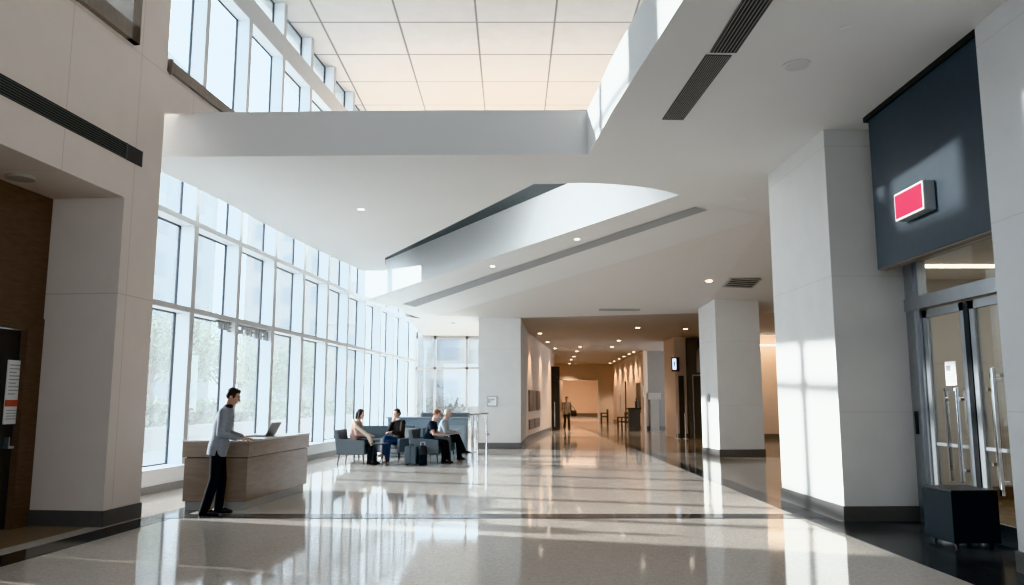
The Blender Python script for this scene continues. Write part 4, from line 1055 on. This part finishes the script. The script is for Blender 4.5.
def tree_mesh(seed, H, R, nleaf):
    rnd = random.Random(seed)
    t = MB(); t.tube([(0, 0, -.15), (.03, .02, H * .3), (-.05, .04, H * .62), (.02, 0, H * .85)], [.16, .12, .08, .03], 8)
    tips = []
    for k in range(7):
        a = rnd.uniform(0, 6.28); z = H * rnd.uniform(.3, .7); e = (R * .7 * math.cos(a), R * .7 * math.sin(a), z + H * .18)
        t.tube([(0, 0, z), (e[0] * .5, e[1] * .5, z + H * .12), e], [.06, .04, .015], 6); tips.append(e)
    tips.append((0, 0, H * .82)); tips.append((0, 0, H * .6))
    f = MB()
    for k in range(nleaf):
        c = rnd.choice(tips); d = V((rnd.gauss(0, 1), rnd.gauss(0, 1), rnd.gauss(0, .8))) * R * .30; p = V(c) + d
        a = V((rnd.gauss(0, 1), rnd.gauss(0, 1), rnd.gauss(0, 1))).normalized(); q = a.orthogonal().normalized(); r = a.cross(q); s = rnd.uniform(.06, .13)
        f.add([p - q * s, p - r * s * .5, p + q * s, p + r * s * .5], [(0, 1, 2, 3)])
    return t, f
protos = []
treespots = [(-15.6, 34, 0), (-16.4, 38.5, 1), (-15.8, 43, 0), (-16.6, 48, 1), (-15.2, 53.5, 0), (-15.8, 59, 1), (-19.6, 66, 0), (-20.6, 74, 1)]
tord = ['nearest', 'second nearest', 'third nearest', 'fourth nearest', 'fifth nearest', 'sixth nearest', 'seventh nearest', 'farthest']
for i, (x, y, k) in enumerate(treespots):
    if i < 2:
        r = empty('street_tree', (x, y, 0)); t, f = tree_mesh(i + 3, 5.6 + i * .8, 2.0, 2600)
        t.build('trunk', barkm, r); f.build('foliage', leafm[i], r); protos.append(r)
    else:
        r = copy_tree(protos[k]); r.location = (x, y, 0); r.rotation_euler = (0, 0, i * 1.3)
    tag(r, tord[i] + ' hazy green street tree in the row seen through the window wall', 'tree', 'street trees outside the window wall')
hb = MB(); rnd = random.Random(11)
for k in range(9000):
    y = rnd.uniform(26, 60); x = -14.2 + (y - 26) * .096 + rnd.gauss(0, .35); z = rnd.uniform(-.1, 1.55) + rnd.gauss(0, .08)
    a = V((rnd.gauss(0, 1), rnd.gauss(0, 1), rnd.gauss(0, 1))).normalized(); q = a.orthogonal().normalized(); r_ = a.cross(q); s = rnd.uniform(.10, .2); p = V((x, y, z))
    hb.add([p - q * s, p - r_ * s * .6, p + q * s, p + r_ * s * .6], [(0, 1, 2, 3)])
tag(hb.build('hedge', leafm[0]), 'long clipped green hedge beyond the road outside the window wall', 'hedge')
sh = MB(); rnd = random.Random(5)
for k in range(1500):
    p = V((-3.3 + rnd.gauss(0, .42), 39 + rnd.gauss(0, .4), max(-.1, 1.05 + rnd.gauss(0, .38)))); a = V((rnd.gauss(0, 1), rnd.gauss(0, 1), rnd.gauss(0, 1))).normalized(); q = a.orthogonal().normalized(); r_ = a.cross(q); s = rnd.uniform(.05, .12)
    sh.add([p - q * s, p - r_ * s * .6, p + q * s, p + r_ * s * .6], [(0, 1, 2, 3)])
tag(sh.build('shrub', mat('shrub_grey', (.07, .085, .08), .8, vary=.4, scale=3)), 'dark grey green shrub outside the end window', 'shrub')
def facade(name, label, x0, x1, y0, y1, h, wallm, winm, side, fl=3.4, bay=3.0, ww=1.7, wh=1.9):
    r = empty(name, ((x0 + x1) / 2, (y0 + y1) / 2, 0), 0, label, 'building'); ox, oy = r.location.x, r.location.y
    b = MB(); b.box(x0 - ox, x1 - ox, y0 - oy, y1 - oy, -.2, h); b.build('walls', wallm, r)
    b = MB(); b.box(x0 - ox - .3, x1 - ox + .3, y0 - oy - .3, y1 - oy + .3, h, h + .5); b.build('roof', wallm, r)
    n = 0; z = 1.2
    while z + wh < h and n < 90:
        y = y0 + 1.0
        while y + ww < y1 and side == 'x' and n < 90:
            w_ = MB(); w_.box(x1 - ox, x1 - ox + .06, y - oy, y - oy + ww, z, z + wh); w_.build('window', winm, r); y += bay; n += 1
        x = x0 + 1.0
        while x + ww < x1 and n < 90:
            w_ = MB(); w_.box(x - ox, x - ox + ww, y0 - oy - .06, y0 - oy, z, z + wh); w_.build('window', winm, r); x += bay; n += 1
        z += fl
bw1 = mat('facade_pale', (.17, .175, .18), .8); bw2 = mat('facade_cream', (.22, .21, .20), .8); bwin = mat('facade_window', (.10, .12, .14), .3)
facade('office_block', 'tall pale office block with rows of windows beyond the trees at the left', -52, -33, 62, 86, 34, bw1, bwin, 'x', 4.0, 4.2, 2.4, 2.3)
facade('apartment_block', 'pale mid height block farther along the street behind the trees', -33, -19.5, 96, 112, 26, bw2, bwin, 'x', 4.0, 3.6, 1.9, 2.2)
facade('low_building', 'low cream building seen through the end window', -15, 0, 62, 76, 7.5, bw2, bwin, 'y', 3.6, 3.8, 2.2, 2.0)
# ------------------------------------------------------------------ light
w = bpy.data.worlds.new('sky'); scene.world = w; w.use_nodes = True
nt = w.node_tree; bg_ = nt.nodes['Background']; bg_.inputs[0].default_value = (.80, .91, 1.0, 1); bg_.inputs[1].default_value = 4.6
sun = bpy.data.lights.new('sun', 'SUN'); sun.energy = 11.0; sun.angle = math.radians(1.2); sun.color = (1, .965, .92)
so = bpy.data.objects.new('sun', sun); COL.objects.link(so); so.rotation_euler = V((1, -.30, -.30)).to_track_quat('-Z', 'Y').to_euler()

# ------------------------------------------------------------------ camera
cam = bpy.data.cameras.new('camera'); cam.sensor_width = 36; cam.lens = 785 / 1024 * 36; cam.clip_end = 500
co = bpy.data.objects.new('camera', cam); COL.objects.link(co); co.location = (0, 0, 1.6)
co.rotation_euler = (math.pi / 2 + math.atan(107.5 / 785), 0, 0); scene.camera = co
scene.view_settings.view_transform = 'Khronos PBR Neutral'
scene.view_settings.exposure = 0.0
scene.cycles.max_bounces = 10; scene.cycles.diffuse_bounces = 6; scene.cycles.glossy_bounces = 4; scene.cycles.transparent_max_bounces = 16
scene.cycles.sample_clamp_indirect = 6; scene.cycles.caustics_reflective = False; scene.cycles.caustics_refractive = False
